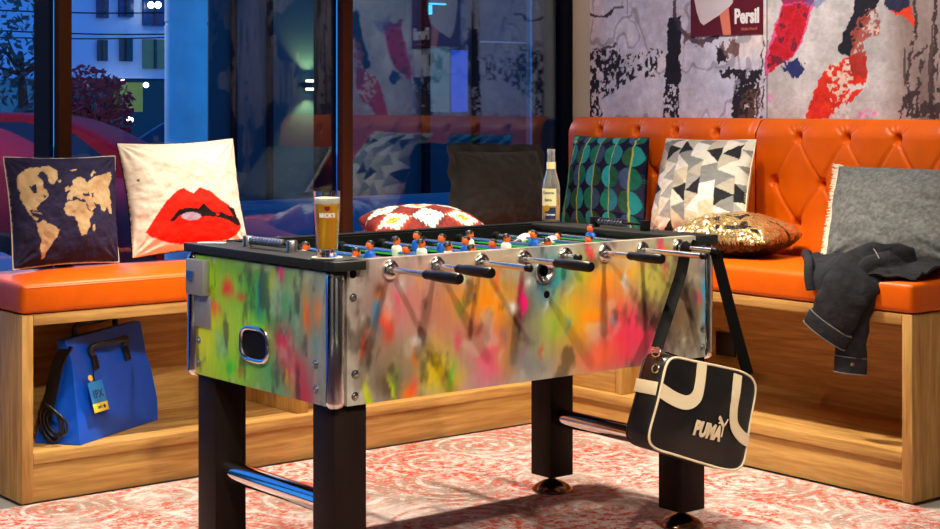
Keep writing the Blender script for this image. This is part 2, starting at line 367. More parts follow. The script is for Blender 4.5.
# mural: a sheet of printed wallpaper on the right wall
def wallpt(px, py):
    p = at(px, py, X=XM); return (p.y, p.z)
def build_mural():
    y = np.concatenate([np.linspace(5.437, 3.5, 520)[:-1], np.linspace(3.5, 1.2, 320)]); z = np.concatenate([np.linspace(.9, 1.22, 30)[:-1], np.linspace(1.22, 1.72, 140)[:-1], np.linspace(1.72, 3.2, 150)])
    ny, nx = len(z), len(y); Y, Z = np.meshgrid(y, z)
    # picture-like design coordinates: u in metres along the wall, v up
    wx = Y+.035*(fbm(Y*9, Z*9, 3)-.5)+.03*(fbm(Y*40, Z*40, 4)-.5); wz = Z+.035*(fbm(Y*9, Z*9, 5)-.5)+.03*(fbm(Y*40, Z*40, 6)-.5)
    def poly(pts): return inpoly(wx, wz, [wallpt(*p) for p in pts])
    n1 = fbm(Y*5, Z*5, 11); n2 = fbm(Y*34, Z*34, 12, 5); n3 = fbm(Y*75, Z*75, 13, 3); n4 = fbm(Y*14, Z*4, 14); n5 = fbm(Y*62, Z*55, 15, 3)
    col = np.zeros((ny, nx, 3))
    left = Y > 4.398
    bl = np.array([204, 209, 236]); br = np.array([196, 194, 196])
    col[:] = np.where(left[..., None], bl, br)
    col += ((n1-.5)*70+(n2-.5)*46)[..., None]
    warm = sst(4.75, 4.45, Y)*left*sst(.35, .75, n1); col += warm[..., None]*np.array([8, -8, -34])
    warm = sst(5.30, 5.44, Y); col += warm[..., None]*np.array([10, -10, -30])
    wd = sst(3.86, 3.72, Y+.05*(n1-.5)); col = col*(1-wd[..., None])+wd[..., None]*(np.array([150, 132, 128])+((n4-.5)*90)[..., None])
    def lay(mask, c, a=1.0, vary=25):
        nonlocal col
        mk = (mask*a)[..., None] if not np.isscalar(a) else mask.astype(float)[..., None]*a
        col = col*(1-mk)+mk*(np.array(c)+((n2-.5)*vary)[..., None])
    NAVY = (13, 13, 32)
    # plaster cracks
    for sd, th in ((21, .012), (22, .009)):
        cr = np.abs(fbm(Y*3.2, Z*2.2, sd, 4)-.5) < th; lay(cr & left, (70, 64, 84), .28)
    # dark vertical band
    lay(poly([(668, 17), (681, 16), (679, 60), (680, 120), (664, 120), (666, 60)]) & ~((Z < wallpt(670, 84)[1]) & (n3 > .53)), NAVY)
    # speckles to the left
    lay(poly([(588, 50), (621, 48), (622, 72), (616, 92), (588, 104)]) & (n5 > .47), (28, 20, 30))
    lay(poly([(618, 62), (640, 50), (662, 50), (660, 80), (640, 76), (618, 92)]) & (n5 > .53), (24, 22, 44))
    lay(poly([(588, 100), (598, 98), (602, 116), (588, 118)]) & (n5 > .42), (24, 20, 32))
    lay(poly([(588, 14), (606, 15), (622, 4), (624, 6), (607, 18), (588, 17)]), (60, 50, 60)); lay(poly([(592, 48), (616, 43), (618, 45), (604, 49)]), (60, 50, 60), .8)
    # loop lines
    lc = wallpt(703, 11)
    for rr, a0 in ((.150, 0), ):
        d = np.hypot((wx-lc[0])*.95, wz-lc[1]-.02); lay((np.abs(d-rr) < .012) & left & (wz < lc[1]+.05), (60, 46, 66), .85)
    lay(poly([(684, 30), (706, 38), (702, 48), (682, 44)]) & (n2 > .5), (96, 74, 84), .8)
    lay(poly([(716, 36), (742, 36), (740, 60), (728, 68), (720, 52)]) & (n2 > .47), (92, 58, 52), .8)
    lay(poly([(714, 48), (722, 50), (730, 70), (762, 72), (756, 96), (753, 118), (729, 118), (734, 80), (720, 76)]) & (n2 > .38), (24, 16, 30))
    lay(poly([(740, 92), (764, 84), (758, 120), (736, 120)]) & (n3 > .45), (112, 78, 60), .7)
    for x0 in (763, 768): lay(poly([(x0, 40), (x0+1.2, 40), (x0-6, 118), (x0-8, 118)]) & (n2 > .35), (50, 34, 40), .9)
    # panel seam
    lay(np.abs(Y-4.398) < .004, (120, 112, 116), .8)
    # red splash with pink rim
    red1 = [(784, 6), (810, 5), (800, 40), (788, 58), (770, 74), (767, 62), (777, 30)]
    lay(poly([(780, -6), (814, -4), (806, 12), (786, 12)]), (150, 20, 70), .9)
    lay(inpoly(wx, wz, [wallpt((x-788)*1.16+788, (yy-40)*1.06+40) for x, yy in red1]), (232, 70, 140), .8)
    lay(poly(red1), (206, 18, 44), 1, 90); lay(poly(red1) & (n2 > .6), (88, 14, 40), .8)
    lay(inpoly(wx+.05*(n2-.5), wz+.05*(n3-.5), [wallpt(*p) for p in [(782, 62), (796, 57), (804, 66), (801, 74), (792, 80), (784, 72)]]), (34, 50, 110))
    lay(inpoly(wx, wz, [wallpt(*p) for p in [(800, -10), (836, -10), (820, 4), (806, 6)]]), (90, 110, 180), .5)
    # black band
    lay(poly([(862, -30), (884, -30), (878, 4), (866, 22), (856, 36), (849, 58), (838, 50), (842, 34), (852, 16)]), NAVY)
    # orange figure
    fig = [(838, 62), (850, 56), (866, 54), (867, 84), (856, 96), (840, 110), (828, 119), (806, 119), (814, 92), (824, 70)]
    lay(poly(fig), (222, 44, 14), 1, 60); lay(poly([(846, 58), (866, 54), (866, 78), (850, 78)]), (170, 40, 30), .9)
    lay(poly([(826, 66), (848, 60), (854, 84), (848, 104), (830, 100)]) & (n3 > .52), (232, 206, 190)); lay(poly([(846, 84), (868, 84), (868, 88), (848, 88)]), (222, 214, 214))
    lay(poly([(830, 110), (848, 102), (850, 120), (832, 120)]) & (n3 > .42), (214, 210, 212))
    lay(poly([(850, 34), (862, 16), (874, 10), (882, 22), (880, 36), (864, 40), (866, 58), (850, 58)]) & (n3 > .43), (166, 76, 62), .9)
    lay(poly([(866, 10), (882, 16), (880, 34), (868, 36)]) & (n2 > .55), (222, 200, 190), .9)
    lay(poly([(884, -30), (912, -30), (912, 8), (896, 14), (886, 8)]), (34, 38, 72)); lay(poly([(888, 10), (900, 12), (913, 4), (915, 28), (904, 18)]), (232, 66, 24))
    lay(poly([(850, 113), (876, 112), (876, 118), (850, 119)]) & (n3 > .5), (236, 120, 190), .8); lay(poly([(769, 92), (778, 96), (776, 104), (769, 102)]) & (n3 > .5), (226, 140, 200), .8)
    # dark timber streaks at the right
    for a, b, c, d in ((912, 30, 906, 118), (916, -20, 913, 40), (934, -20, 932, 118), (922, 60, 916, 118), (926, 44, 914, 60)):
        lay(poly([(a, b), (a+3, b), (c+3, d), (c, d)]) & (n2 > .33), (56, 42, 44), .9)
    lay((wd > .5) & (fbm(Y*45, Z*3.5, 33) > .64), (66, 50, 48), .8)
    lay(poly([(902, 96), (945, 86), (945, 120), (898, 120)]) & (n2 > .48), (50, 36, 40), .9)
    # the rest of the print, further along and higher up
    far = (Y < 3.5); b2 = fbm(Y*1.8, Z*1.4, 41, 5)
    lay(far & (b2 > .58), (36, 34, 60)); lay(far & (b2 < .40), (190, 40, 40)); hi = Z > 1.95; b3 = fbm(Y*1.6, Z*1.6, 43, 5)
    lay(hi & (b3 > .6), (36, 34, 60)); lay(hi & (b3 < .36), (190, 36, 40))
    col = np.clip(col, 4, 250)/255.0; col = np.where(col <= .04045, col/12.92, ((col+.055)/1.055)**2.4)
    P = np.stack([np.full_like(Y, XM), Y, Z], -1)
    o = grid_obj('wall_mural', P, np.concatenate([col, np.ones((ny, nx, 1))], -1), 'mural_paint', org=(XM, 3.4, .9)); tag(o, kind='structure')
build_mural()

# rug -----------------------------------------------------------------
def rug_material():
    m = bpy.data.materials.new('rug'); m.use_nodes = True; M['rug'] = m
    n = m.node_tree.nodes; L = m.node_tree.links; b = n['Principled BSDF']; b.inputs['Roughness'].default_value = .95; b.inputs['Specular IOR Level'].default_value = .1
    t = n.new('ShaderNodeTexCoord')
    def noise(sc, det=5, dis=0, vec=None, rough=.6):
        z = n.new('ShaderNodeTexNoise'); z.inputs['Scale'].default_value = sc; z.inputs['Detail'].default_value = det; z.inputs['Distortion'].default_value = dis; z.inputs['Roughness'].default_value = rough
        L.new(vec or t.outputs['Object'], z.inputs['Vector']); return z.outputs[0]
    def ramp(x, a, bb, lo=0., hi=1.):
        r = n.new('ShaderNodeMapRange'); r.inputs[1].default_value = a; r.inputs[2].default_value = bb; r.inputs[3].default_value = lo; r.inputs[4].default_value = hi; L.new(x, r.inputs[0]); return r.outputs[0]
    def mix(f, a, bb):
        x = n.new('ShaderNodeMix'); x.data_type = 'RGBA'; L.new(f, x.inputs[0])
        for s, i in ((a, 6), (bb, 7)):
            if isinstance(s, tuple): x.inputs[i].default_value = lin(s)+(1,)
            else: L.new(s, x.inputs[i])
        return x.outputs[2]
    def mth(op, a, bb):
        x = n.new('ShaderNodeMath'); x.operation = op; x.use_clamp = True
        for s, i in ((a, 0), (bb, 1)):
            if isinstance(s, (int, float)): x.inputs[i].default_value = s
            else: L.new(s, x.inputs[i])
        return x.outputs[0]
    base = mix(ramp(noise(2.5, 6), .42, .6), (212, 203, 196), (156, 144, 130))
    big = noise(2.2, 4, .4); fine = noise(36, 8, .9, rough=.75)
    redm = mth('MULTIPLY', ramp(fine, .45, .55), ramp(big, .40, .54, .30, 1))
    c = mix(redm, base, (202, 68, 40))
    # woven ornaments: rings and leaves from a cell pattern
    vo = n.new('ShaderNodeTexVoronoi'); vo.inputs['Scale'].default_value = 2.6; L.new(t.outputs['Object'], vo.inputs['Vector'])
    wv = n.new('ShaderNodeMath'); wv.operation = 'SINE'; ml = n.new('ShaderNodeMath'); ml.operation = 'MULTIPLY'; ml.inputs[1].default_value = 44
    L.new(vo.outputs['Distance'], ml.inputs[0]); L.new(ml.outputs[0], wv.inputs[0])
    ring = mth('MULTIPLY', ramp(wv.outputs[0], .45, .8), ramp(noise(14, 6), .44, .56))
    c = mix(mth('MULTIPLY', ring, .75), c, (222, 214, 210))
    ring2 = mth('MULTIPLY', ramp(wv.outputs[0], -.5, -.85), ramp(noise(11, 6), .5, .6))
    c = mix(mth('MULTIPLY', ring2, .7), c, (190, 62, 42))
    c = mix(mth('MULTIPLY', ramp(noise(7, 7, 1.5), .58, .66), .6), c, (150, 138, 128))
    c = mix(mth('MULTIPLY', ramp(noise(45, 4), .56, .66), .8), c, (222, 214, 208))
    L.new(c, b.inputs['Base Color'])
    bp = n.new('ShaderNodeBump'); bp.inputs['Strength'].default_value = .35; bp.inputs['Distance'].default_value = .004; L.new(noise(240, 2), bp.inputs['Height']); L.new(bp.outputs[0], b.inputs['Normal'])
rug_material()
o = obj('rug', box(NB(), -.6, 4.47, .4, 5.07, -.0115, 0, .004), 'rug', org=(2, 2.7, 0)); tag(o, 'large faded red and white patterned rug under the football table', 'rug')

# ================================================================== benches
def tufted(y0, y1, btn, zt=1.246):
    """quilted leather back: y0<y1, dimples at btn [(y,z)]"""
    ny, nx = 120, max(20, int((y1-y0)/.005)); s = np.linspace(0, 1, ny); y = np.linspace(y0, y1, nx)
    Yg, S = np.meshgrid(y, s)
    zb = .70; Zg = zb+(zt-zb)*S
    d = .10*np.ones_like(Yg)+.035*sst(.35, 0, S)          # thickness from the wall, fuller at the seat
    roll = sst(.0, .075, zt-Zg); d = d*(.55+.45*np.sqrt(np.clip(roll, 0, 1)))
    edge = np.minimum(Yg-y0, y1-Yg); d -= .02*np.exp(-(edge/.014)**2)+.012*np.exp(-(edge/.05)**2)
    def seg(a, b, wd, dep):
        nonlocal d
        ax, az = a; bx, bz = b; L2 = (bx-ax)**2+(bz-az)**2
        t = np.clip(((Yg-ax)*(bx-ax)+(Zg-az)*(bz-az))/L2, 0, 1); q = np.hypot(Yg-ax-t*(bx-ax), Zg-az-t*(bz-az))
        d -= dep*np.exp(-(q/wd)**2)
    for i, a in enumerate(btn):
        q = np.hypot(Yg-a[0], Zg-a[1]); d -= .036*np.exp(-(q/.015)**2)+.010*np.exp(-(q/.05)**2)
        for b in btn[i+1:]:
            if .1 < abs(a[1]-b[1]) < .24 and abs(a[0]-b[0]) < .17: seg(a, b, .007, .0065)
    for a in btn:
        if a[1] > 1.1:
            for k in range(-2, 3): seg(a, (a[0]+k*.022, a[1]+.045-.004*abs(k)), .005, .0045)
        if a[1] < .9: seg(a, (a[0], .70), .009, .008)
    P = np.stack([XM-.004-d, Yg, Zg], -1)
    back = np.stack([np.full(nx, XM-.004), y, np.full(nx, zt-.002)], -1)[None]; P = np.concatenate([P, back], 0)
    return P
def bench_frame_A(t):
    a, m = 'oak_x', t
    obj('end_panel', box(NB(), 2.213, 2.252, 5.08, 5.535, 0, .614, .002), 'oak_z', t)
    obj('top_board', box(NB(), 2.253, 4.479, 5.08, 5.535, .578, .614, .002), 'oak_x', t)
    obj('shelf', box(NB(), 2.253, 4.479, 5.08, 5.52, .124, .161, .002), 'oak_x', t)
    obj('kick_board', box(NB(), 2.253, 4.489, 5.088, 5.12, 0, .123, .001), 'oak_x', t)
    obj('back_panel', box(NB(), 2.253, 4.95, 5.50, 5.53, .162, .577), 'oak_x', t)
    obj('divider', box(NB(), 3.30, 3.345, 5.12, 5.499, .162, .577, .002), 'oak_z', t)
bA = thing('bench', (3.3, 5.3, 0), 'long oak bench with orange leather seat along the dark window', 'bench', 'orange leather corner benches')
bench_frame_A(bA)
def cushion(name, x0, x1, y0, y1, parent):
    bm = NB(); box(bm, x0, x1, y0, y1, .617, .716, .018, 4)
    bmesh.ops.subdivide_edges(bm, edges=[e for e in bm.edges if e.calc_length() > .25], cuts=9, use_grid_fill=True)
    for v in bm.verts:
        if v.co.z > .69:
            ex = min(v.co.x-x0, x1-v.co.x); ey = min(v.co.y-y0, y1-v.co.y); v.co.z += .014*min(1, ex/.12)*min(1, ey/.12)
    return obj(name, bm, 'leather', parent, 50)
cushion('seat_cushion', 2.21, 4.47, 5.075, 5.53, bA)
def piping(path, parent): return obj('seam', tube(NB(), path, .0035, 6), 'leather', parent, 60)
piping([(2.225, 5.078, .703), (4.46, 5.078, .703)], bA)
bB = thing('bench', (4.75, 4.3, 0), 'oak bench with orange leather seat and buttoned back below the painted wall', 'bench', 'orange leather corner benches')
obj('end_panel', box(NB(), 4.48, 5.05, 3.277, 3.317, 0, .614, .002), 'oak_z', bB)
obj('top_board', box(NB(), 4.48, 5.05, 3.318, 5.076, .578, .614, .002), 'oak_y', bB)
obj('shelf', box(NB(), 4.48, 4.98, 3.318, 5.076, .125, .162, .002), 'oak_y', bB)
obj('kick_board', box(NB(), 4.49, 4.52, 3.318, 5.086, 0, .124, .001), 'oak_y', bB)
obj('back_panel', box(NB(), 4.95, 4.98, 3.318, 5.49, .163, .577), 'oak_y', bB)
obj('corner_panel', box(NB(), 4.51, 4.53, 4.70, 5.076, .163, .577, .001), 'oak_y', bB)
obj('divider', box(NB(), 4.505, 4.949, 4.655, 4.695, .163, .577, .002), 'oak_z', bB)
for (y0, y1, z0, z1) in ((4.46, 4.56, .29, .385), (3.345, 3.40, .30, .385)):
    obj('socket_box', box(NB(), 4.935, 4.949, y0, y1, z0, z1, .003), 'socket', bB)
cushion('seat_cushion', 4.474, 4.96, 3.27, 5.53, bB)
btnL = [(y, 1.184) for y in (5.282, 5.052, 4.822, 4.592)]+[(y, 1.012) for y in (5.397, 5.167, 4.937, 4.707, 4.477)]+[(y, .842) for y in (5.282, 5.052, 4.822, 4.592)]
btnR = [(y, 1.174) for y in (4.163, 3.930, 3.700, 3.47)]+[(y, 1.0) for y in (4.28, 4.046, 3.815, 3.585, 3.355)]+[(y, .842) for y in (4.163, 3.930, 3.700, 3.47)]
for (y0, y1, bt) in ((4.397, 5.50, btnL), (3.277, 4.393, btnR)):
    P = tufted(y0, y1, bt); bk = grid_obj('backrest', P, None, 'leather', bB)
    bs = []
    for (y, z) in bt:
        x = XM-.004-.10+.050-(.035*max(0, 1-(z-.7)/.19) if z < .89 else 0)*.6
        bm = lathe(NB(), [(.0001, -.006), (.006, -.005), (.009, 0), (.009, .004)], (x, y, z), 'X', 12, False)
        obj('tuft_button', bm, 'button_shade', bk)

# ================================================================== cushions
def pillow(name, bl, br, tr, tl, thick, fcol, label, cat='cushion', N=80, m='cloth_print', back=(30, 30, 34), pinch=.06, wr=.006, seed=1, ears=.0, group='loose cushions on the benches', rnd=.02, sag=0., flip=False):
    bl, br, tr, tl = [np.array(v) for v in (bl, br, tr, tl)]
    u = np.linspace(0, 1, N); U, V = np.meshgrid(u, u)
    a, b = 2*U-1, 2*V-1
    U2 = .5+.5*a*(1-pinch*(1-b**2)); V2 = .5+.5*b*(1-pinch*(1-a**2))
    rc = 1-rnd*(a*b)**4; U2 = .5+(U2-.5)*rc; V2 = .5+(V2-.5)*rc
    u3, v3 = U2[..., None], V2[..., None]
    P = bl*(1-u3)*(1-v3)+br*u3*(1-v3)+tr*u3*v3+tl*(1-u3)*v3
    nrm = np.cross(br-bl, tl-bl); nrm /= np.linalg.norm(nrm)
    if flip: nrm = -nrm
    prof = np.clip((1-np.abs(a)**2.4)*(1-np.abs(b)**2.4), 0, 1)**.55
    wrk = (fbm(U*5, V*5, seed)-.5)*2*wr*2+(fbm(U*11, V*11, seed+5)-.5)*wr
    # creases radiating from the corners
    for cx, cy in ((0, 0), (1, 0), (0, 1), (1, 1)):
        q = np.hypot(U-cx, V-cy); an = np.arctan2(np.abs(V-cy), np.abs(U-cx)); wrk += np.sin(an*14+seed)*wr*.8*np.exp(-(q/.25)**2)*sst(.02, .12, q)
    h = thick/2*prof*(1-sag*V)+wrk*sst(0, .25, prof)
    A = P+nrm*h[..., None]; B = P-nrm*(thick/2*prof)[..., None]
    col = fcol(U, V); col = np.clip(np.asarray(col, float), 0, 255)/255
    if col.shape[-1] == 3: col = np.concatenate([col, np.zeros(col.shape[:2]+(1,))], -1)
    al = col[..., 3:]; c3 = np.where(col[..., :3] <= .04045, col[..., :3]/12.92, ((col[..., :3]+.055)/1.055)**2.4)
    cb = np.broadcast_to(np.array(lin(back)+(0,)), (N, N, 4))
    base = (bl+br)/2
    cf = np.concatenate([c3, al], -1)
    Vv = np.concatenate([A.reshape(-1, 3), B.reshape(-1, 3)]); i = np.arange(N*N).reshape(N, N)
    q1 = np.stack([i[:-1, :-1], i[:-1, 1:], i[1:, 1:], i[1:, :-1]], -1).reshape(-1, 4); j = i+N*N
    q2 = np.stack([j[:-1, :-1], j[1:, :-1], j[1:, 1:], j[:-1, 1:]], -1).reshape(-1, 4)
    if flip: q1, q2 = q1[:, ::-1], q2[:, ::-1]
    o = mesh_obj(name, Vv-base, np.concatenate([q1, q2]), np.concatenate([cf.reshape(-1, 4), cb.reshape(-1, 4)]), m, None, Vector(base), 180)
    me = o.data; bm = bmesh.new(); bm.from_mesh(me); bmesh.ops.remove_doubles(bm, verts=bm.verts, dist=2e-5); bm.to_mesh(me); bm.free()
    tag(o, label, cat, group)
    edge = np.concatenate([P[0], P[1:, -1], P[-1, ::-1][1:], P[::-1, 0][1:]]); return o, edge, nrm
def seam(o, edge, m, r=.003, name='piping', step=3):
    pts = [Vector(e) for e in edge[::step]]
    return obj(name, tube(NB(), pts+[pts[0]], r, 6, cap=False), m, o)

# -- world map cushion
MAPP = [[(45,160),(60,135),(100,110),(135,105),(152,120),(130,140),(155,165),(150,190),(180,225),(160,240),(140,255),(120,280),(125,292),(105,285),(85,285),(100,310),(130,325),(120,332),(90,305),(70,275),(55,240),(50,200)],
 [(140,110),(180,100),(215,120),(218,150),(195,182),(180,170),(170,140)],
 [(118,340),(150,330),(185,345),(218,365),(210,395),(185,425),(165,445),(150,480),(138,482),(135,440),(140,400),(122,370)],
 [(255,250),(290,238),(340,250),(360,285),(378,290),(355,325),(350,355),(330,390),(312,390),(300,330),(290,305),(260,308),(243,280)],
 [(365,345),(377,340),(370,370),(362,365)],
 [(258,240),(260,215),(272,205),(262,190),(282,178),(275,160),(300,140),(335,145),(345,165),(370,140),(400,130),(445,113),(447,150),(435,180),(445,220),(452,290),(440,288),(430,260),(415,292),(400,255),(375,250),(386,265),(364,290),(345,255),(330,235),(310,240),(295,225),(280,240)],
 [(253,188),(264,180),(269,200),(255,206)], [(216,158),(232,156),(230,166),(220,167)], [(272,112),(298,102),(296,110),(278,118)], [(355,130),(372,112),(380,116),(362,138)],
 [(95,292),(140,300),(152,306),(128,304)]]
MAPH = [[(92,188),(122,182),(128,215),(110,222)], [(325,212),(352,210),(352,222),(328,224)], [(285,226),(318,236),(312,246),(280,240)], [(362,208),(374,206),(372,228),(364,226)], [(342,255),(362,282),(358,286),(338,258)], [(150,222),(168,228),(158,236)]]
def f_map(U, V):
    bmp = (1-(2*U-1)**2)*(1-(2*V-1)**2); x = 12+U*462+(1-V)*18+34*bmp; y = 496-V*448+(.5-U)*30-10*bmp
    x = x+6*(fbm(U*26, V*26, 3)-.5)*2; y = y+6*(fbm(U*26, V*26, 4)-.5)*2
    land = np.zeros(U.shape, bool)
    for p in MAPP: land |= inpoly(x, y, p)
    for p in MAPH: land &= ~inpoly(x, y, p)
    n = fbm(U*14, V*14, 8)[..., None]
    c = np.array([44, 40, 72])+(n-.5)*18
    return np.where(land[..., None], np.array([206, 176, 132])+(n-.5)*50, c)
p = lambda px, py, **k: tuple(at(px, py, **k))
ZS = .735
o, e, _ = pillow('cushion', p(12, 271, Y=5.36), p(120, 263, Y=5.38), p(116, 155, Y=5.49), p(2, 156, Y=5.49), .15, f_map, 'dark navy square cushion printed with a beige world map', N=130, back=(196, 186, 160), seed=2)
seam(o, e, 'cream_cloth', .0022)
LIP = [(143,405),(180,345),(220,285),(260,245),(288,230),(325,252),(352,227),(385,240),(430,285),(455,305),(470,340),(497,365),(495,385),(470,415),(440,437),(360,452),(290,457),(230,450),(170,425)]
LIPB = [(230,367),(262,322),(300,310),(340,315),(360,292),(395,328),(425,330),(440,340),(465,345),(440,300),(470,315),(480,345),(498,372),(480,380),(450,362),(420,352),(390,347),(350,345),(335,332),(305,328),(270,340),(250,362)]
def f_lip(U, V):
    bmp = (1-(2*U-1)**2)*(1-(2*V-1)**2); x = 20+U*462+(1-V)*50+34*bmp; y = 505-V*460-U*18*V-(1-V)*U*40-16*bmp; x = 490+(x-490)*.9; y = 250+(y-250)*.96
    c = np.zeros(U.shape+(3,)); c[:] = (228, 218, 200); c += ((fbm(U*6, V*6, 6)-.5)*14)[..., None]
    c[inpoly(x, y, LIP)] = (232, 28, 6)
    c[inpoly(x, y, LIPB)] = (22, 14, 18)
    c[((x-312)/38)**2+((y-345)/16)**2 < 1] = (178, 166, 196)
    c[((x-408)/6)**2+((y-338)/5)**2 < 1] = (210, 40, 20)
    c[(x-122)**2+(y-204)**2 < 22] = (30, 26, 26)
    return c
o, e, _ = pillow('cushion', p(131, 260, Y=5.37), p(250, 249, Y=5.37), p(234, 137, Y=5.49), p(115, 142, Y=5.49), .16, f_lip, 'cream square cushion printed with big red lips', N=130, back=(24, 22, 24), seed=5, pinch=.075)
seam(o, e, 'black_cloth', .002)
# -- charcoal oblong cushion with a flange
o, e, nv = pillow('cushion', p(455, 236, Y=5.40), p(556, 228, Y=5.40), p(537, 150, Y=5.47), p(453, 150, Y=5.47), .17, lambda U, V: np.broadcast_to(np.array([52, 50, 47]), U.shape+(3,)), 'large plain charcoal cushion leaning on the window behind the beer bottle', N=60, m='charcoal_cloth', seed=8, wr=.008)
def flange(o, edge, nv, width, m, name, wav=.01):
    ed = np.array(edge); n = len(ed); bm = NB(); cen = ed.mean(0); rows = []
    tot = 0
    for i in range(n):
        t = ed[(i+1) % n]-ed[i-1]; out = np.cross(t, nv); out /= np.linalg.norm(out)+1e-9
        if np.dot(out, ed[i]-cen) < 0: out = -out
        d2 = ed[i]-cen; d2 = d2/np.linalg.norm(d2); out = out*.6+d2*.4
        q = ed[i]+out*width+nv*wav*math.sin(i*.35); rows.append([bm.verts.new(ed[i]+nv*.002), bm.verts.new(q+nv*.002), bm.verts.new(q-nv*.002), bm.verts.new(ed[i]-nv*.002)])
    for i in range(n):
        a, b = rows[i], rows[(i+1) % n]
        for k in range(4): bm.faces.new((a[k], a[(k+1) % 4], b[(k+1) % 4], b[k]))
    bmesh.ops.recalc_face_normals(bm, faces=bm.faces)
    return obj(name, bm, m, o, 60)
flange(o, e, nv, .035, 'charcoal_cloth', 'flange')
# -- kilim cushion lying flat
def f_kilim(U, V):
    st = lambda q, s: np.floor(q*s)/s
    c = np.zeros(U.shape+(3,)); c[:] = (118, 42, 36)
    gx = (U*3.2) % 1-.5; gy = (V*2.6) % 1-.5; odd = ((np.floor(U*3.2)+np.floor(V*2.6)) % 2)
    saw = .12*np.abs(((gx*9) % 1)-.5)*2-.04
    d = np.abs(gx)*1.0+np.abs(gy)*1.0+saw
    for lim, ca, cbb in ((.66, (96, 26, 34), (140, 56, 42)), (.56, (84, 80, 78), (150, 76, 54)), (.50, (210, 202, 184), (210, 202, 184)), (.24, (206, 198, 180), (214, 160, 44)), (.15, (226, 220, 198), (70, 70, 72)), (.10, (40, 60, 50), (226, 170, 40)), (.045, (226, 220, 198), (226, 220, 198))):
        mk = d < lim; c = np.where(mk[..., None], np.where(odd[..., None] > 0, np.array(ca), np.array(cbb)), c)
    return c+((fbm(U*40, V*40, 9)-.5)*30)[..., None]
def flat_corners(cx, cy, z, s1, s2, rot, tilt=(0, 0)):
    a = math.radians(rot); u = np.array([math.cos(a), math.sin(a), tilt[0]]); v = np.array([-math.sin(a), math.cos(a), tilt[1]]); c = np.array([cx, cy, z])
    return [c-u*s1/2-v*s2/2, c+u*s1/2-v*s2/2, c+u*s1/2+v*s2/2, c-u*s1/2+v*s2/2]
kc = at(418, 228, Y=5.3)
pillow('cushion', *flat_corners(kc.x, 5.27,   .815, .47, .40, -20, (0, .10)), .16, f_kilim, 'patterned kilim cushion in red yellow and cream lying flat by the window', N=130, back=(120, 40, 36), seed=11, pinch=.03, wr=.004, rnd=.09)
# -- teal dots
rs = np.random.RandomState(3)
TC = [(40, 172, 180), (26, 112, 92), (62, 86, 130), (28, 126, 108), (50, 148, 170), (44, 90, 66)]
def f_teal(U, V):
    c = np.zeros(U.shape+(3,)); c[:] = (18, 20, 52); c[((U > .62) & (V < .62) & (V > .2))] = (44, 44, 74)
    nc, nr = 4.9, 4.3; cu = np.floor(U*nc+.15); cv = np.floor(V*nr+.15); fu = (U*nc+.15) % 1-.5; fv = (V*nr+.15) % 1-.5
    ell = (fu/.485)**2+(fv/.49)**2 < 1
    idx = ((cu*2+cv*3) % 6).astype(int); tc = np.array(TC)[idx]; t2 = np.array(TC)[(idx+1) % 6]
    c = np.where(ell[..., None], np.where((fu > .02)[..., None], t2*.85, tc), c)
    c[np.abs(fu) < .03] = (176, 190, 90)
    return c+((fbm(U*30, V*30, 4)-.5)*12)[..., None]
o, e, _ = pillow('cushion', p(560, 233, X=4.76), p(645, 240, X=4.76), p(650, 137, X=4.92), p(574, 135, X=4.92), .15, f_teal, 'navy cushion with rows of teal and green dots in the bench corner', N=130, seed=14, back=(20, 22, 50), pinch=.05)
seam(o, e, 'black_cloth', .002)
# -- geometric
GP = [(212, 208, 194), (176, 170, 152), (128, 130, 128), (34, 34, 38), (214, 212, 208), (156, 156, 152), (198, 188, 162)]
def f_geo(U, V):
    su = 6.4; X = U*su; Yy = V*5.4; ci = np.floor(X); f = X-ci
    yy = Yy+np.where(ci % 2 == 0, f, 1-f)*.75+ci*.4; r = np.floor(yy); g = yy-r
    half = (g > f*.9) if False else (g > np.where(ci % 2 == 0, f, 1-f))
    h = ((ci*7+r*13+half*5+(ci*r) % 5)).astype(int) % 7
    h = np.where((((ci*3+r*5+half*4).astype(int)) % 7) == 0, 3, np.where(h == 3, 1, h))
    return np.array(GP)[h]+((fbm(U*40, V*40, 4)-.5)*14)[..., None]
o, e, _ = pillow('cushion', p(648, 238, X=4.70), p(744, 236, X=4.70), p(757, 139, X=4.90), p(666, 138, X=4.90), .17, f_geo, 'cushion with cream grey and black triangles against the orange back', N=130, seed=17, back=(216, 206, 180), pinch=.05)
seam(o, e, 'cream_cloth', .003)
# -- gold sequins
def f_gold(U, V):
    n = fbm(U*7, V*9, 21, 5); n2 = fbm(U*22, V*22, 22, 3)
    dk = (n+.25*(n2-.5) > .67)
    c = np.where(dk[..., None], np.array([38, 24, 14]), np.array([240, 205, 136])+((n2-.5)*70)[..., None])
    return np.concatenate([c, np.where(dk, 20, 215)[..., None]], -1)
gc = at(745, 240, X=4.72)
o, e, _ = pillow('cushion', *flat_corners(4.70, 4.24, .805, .44, .34, -78, (-.02, .06)), .17, f_gold, 'gold sequin cushion with dark brown patches lying on the orange seat', N=110, m='sequin', back=(14, 9, 7), seed=23, pinch=.02, rnd=.10, wr=.004)
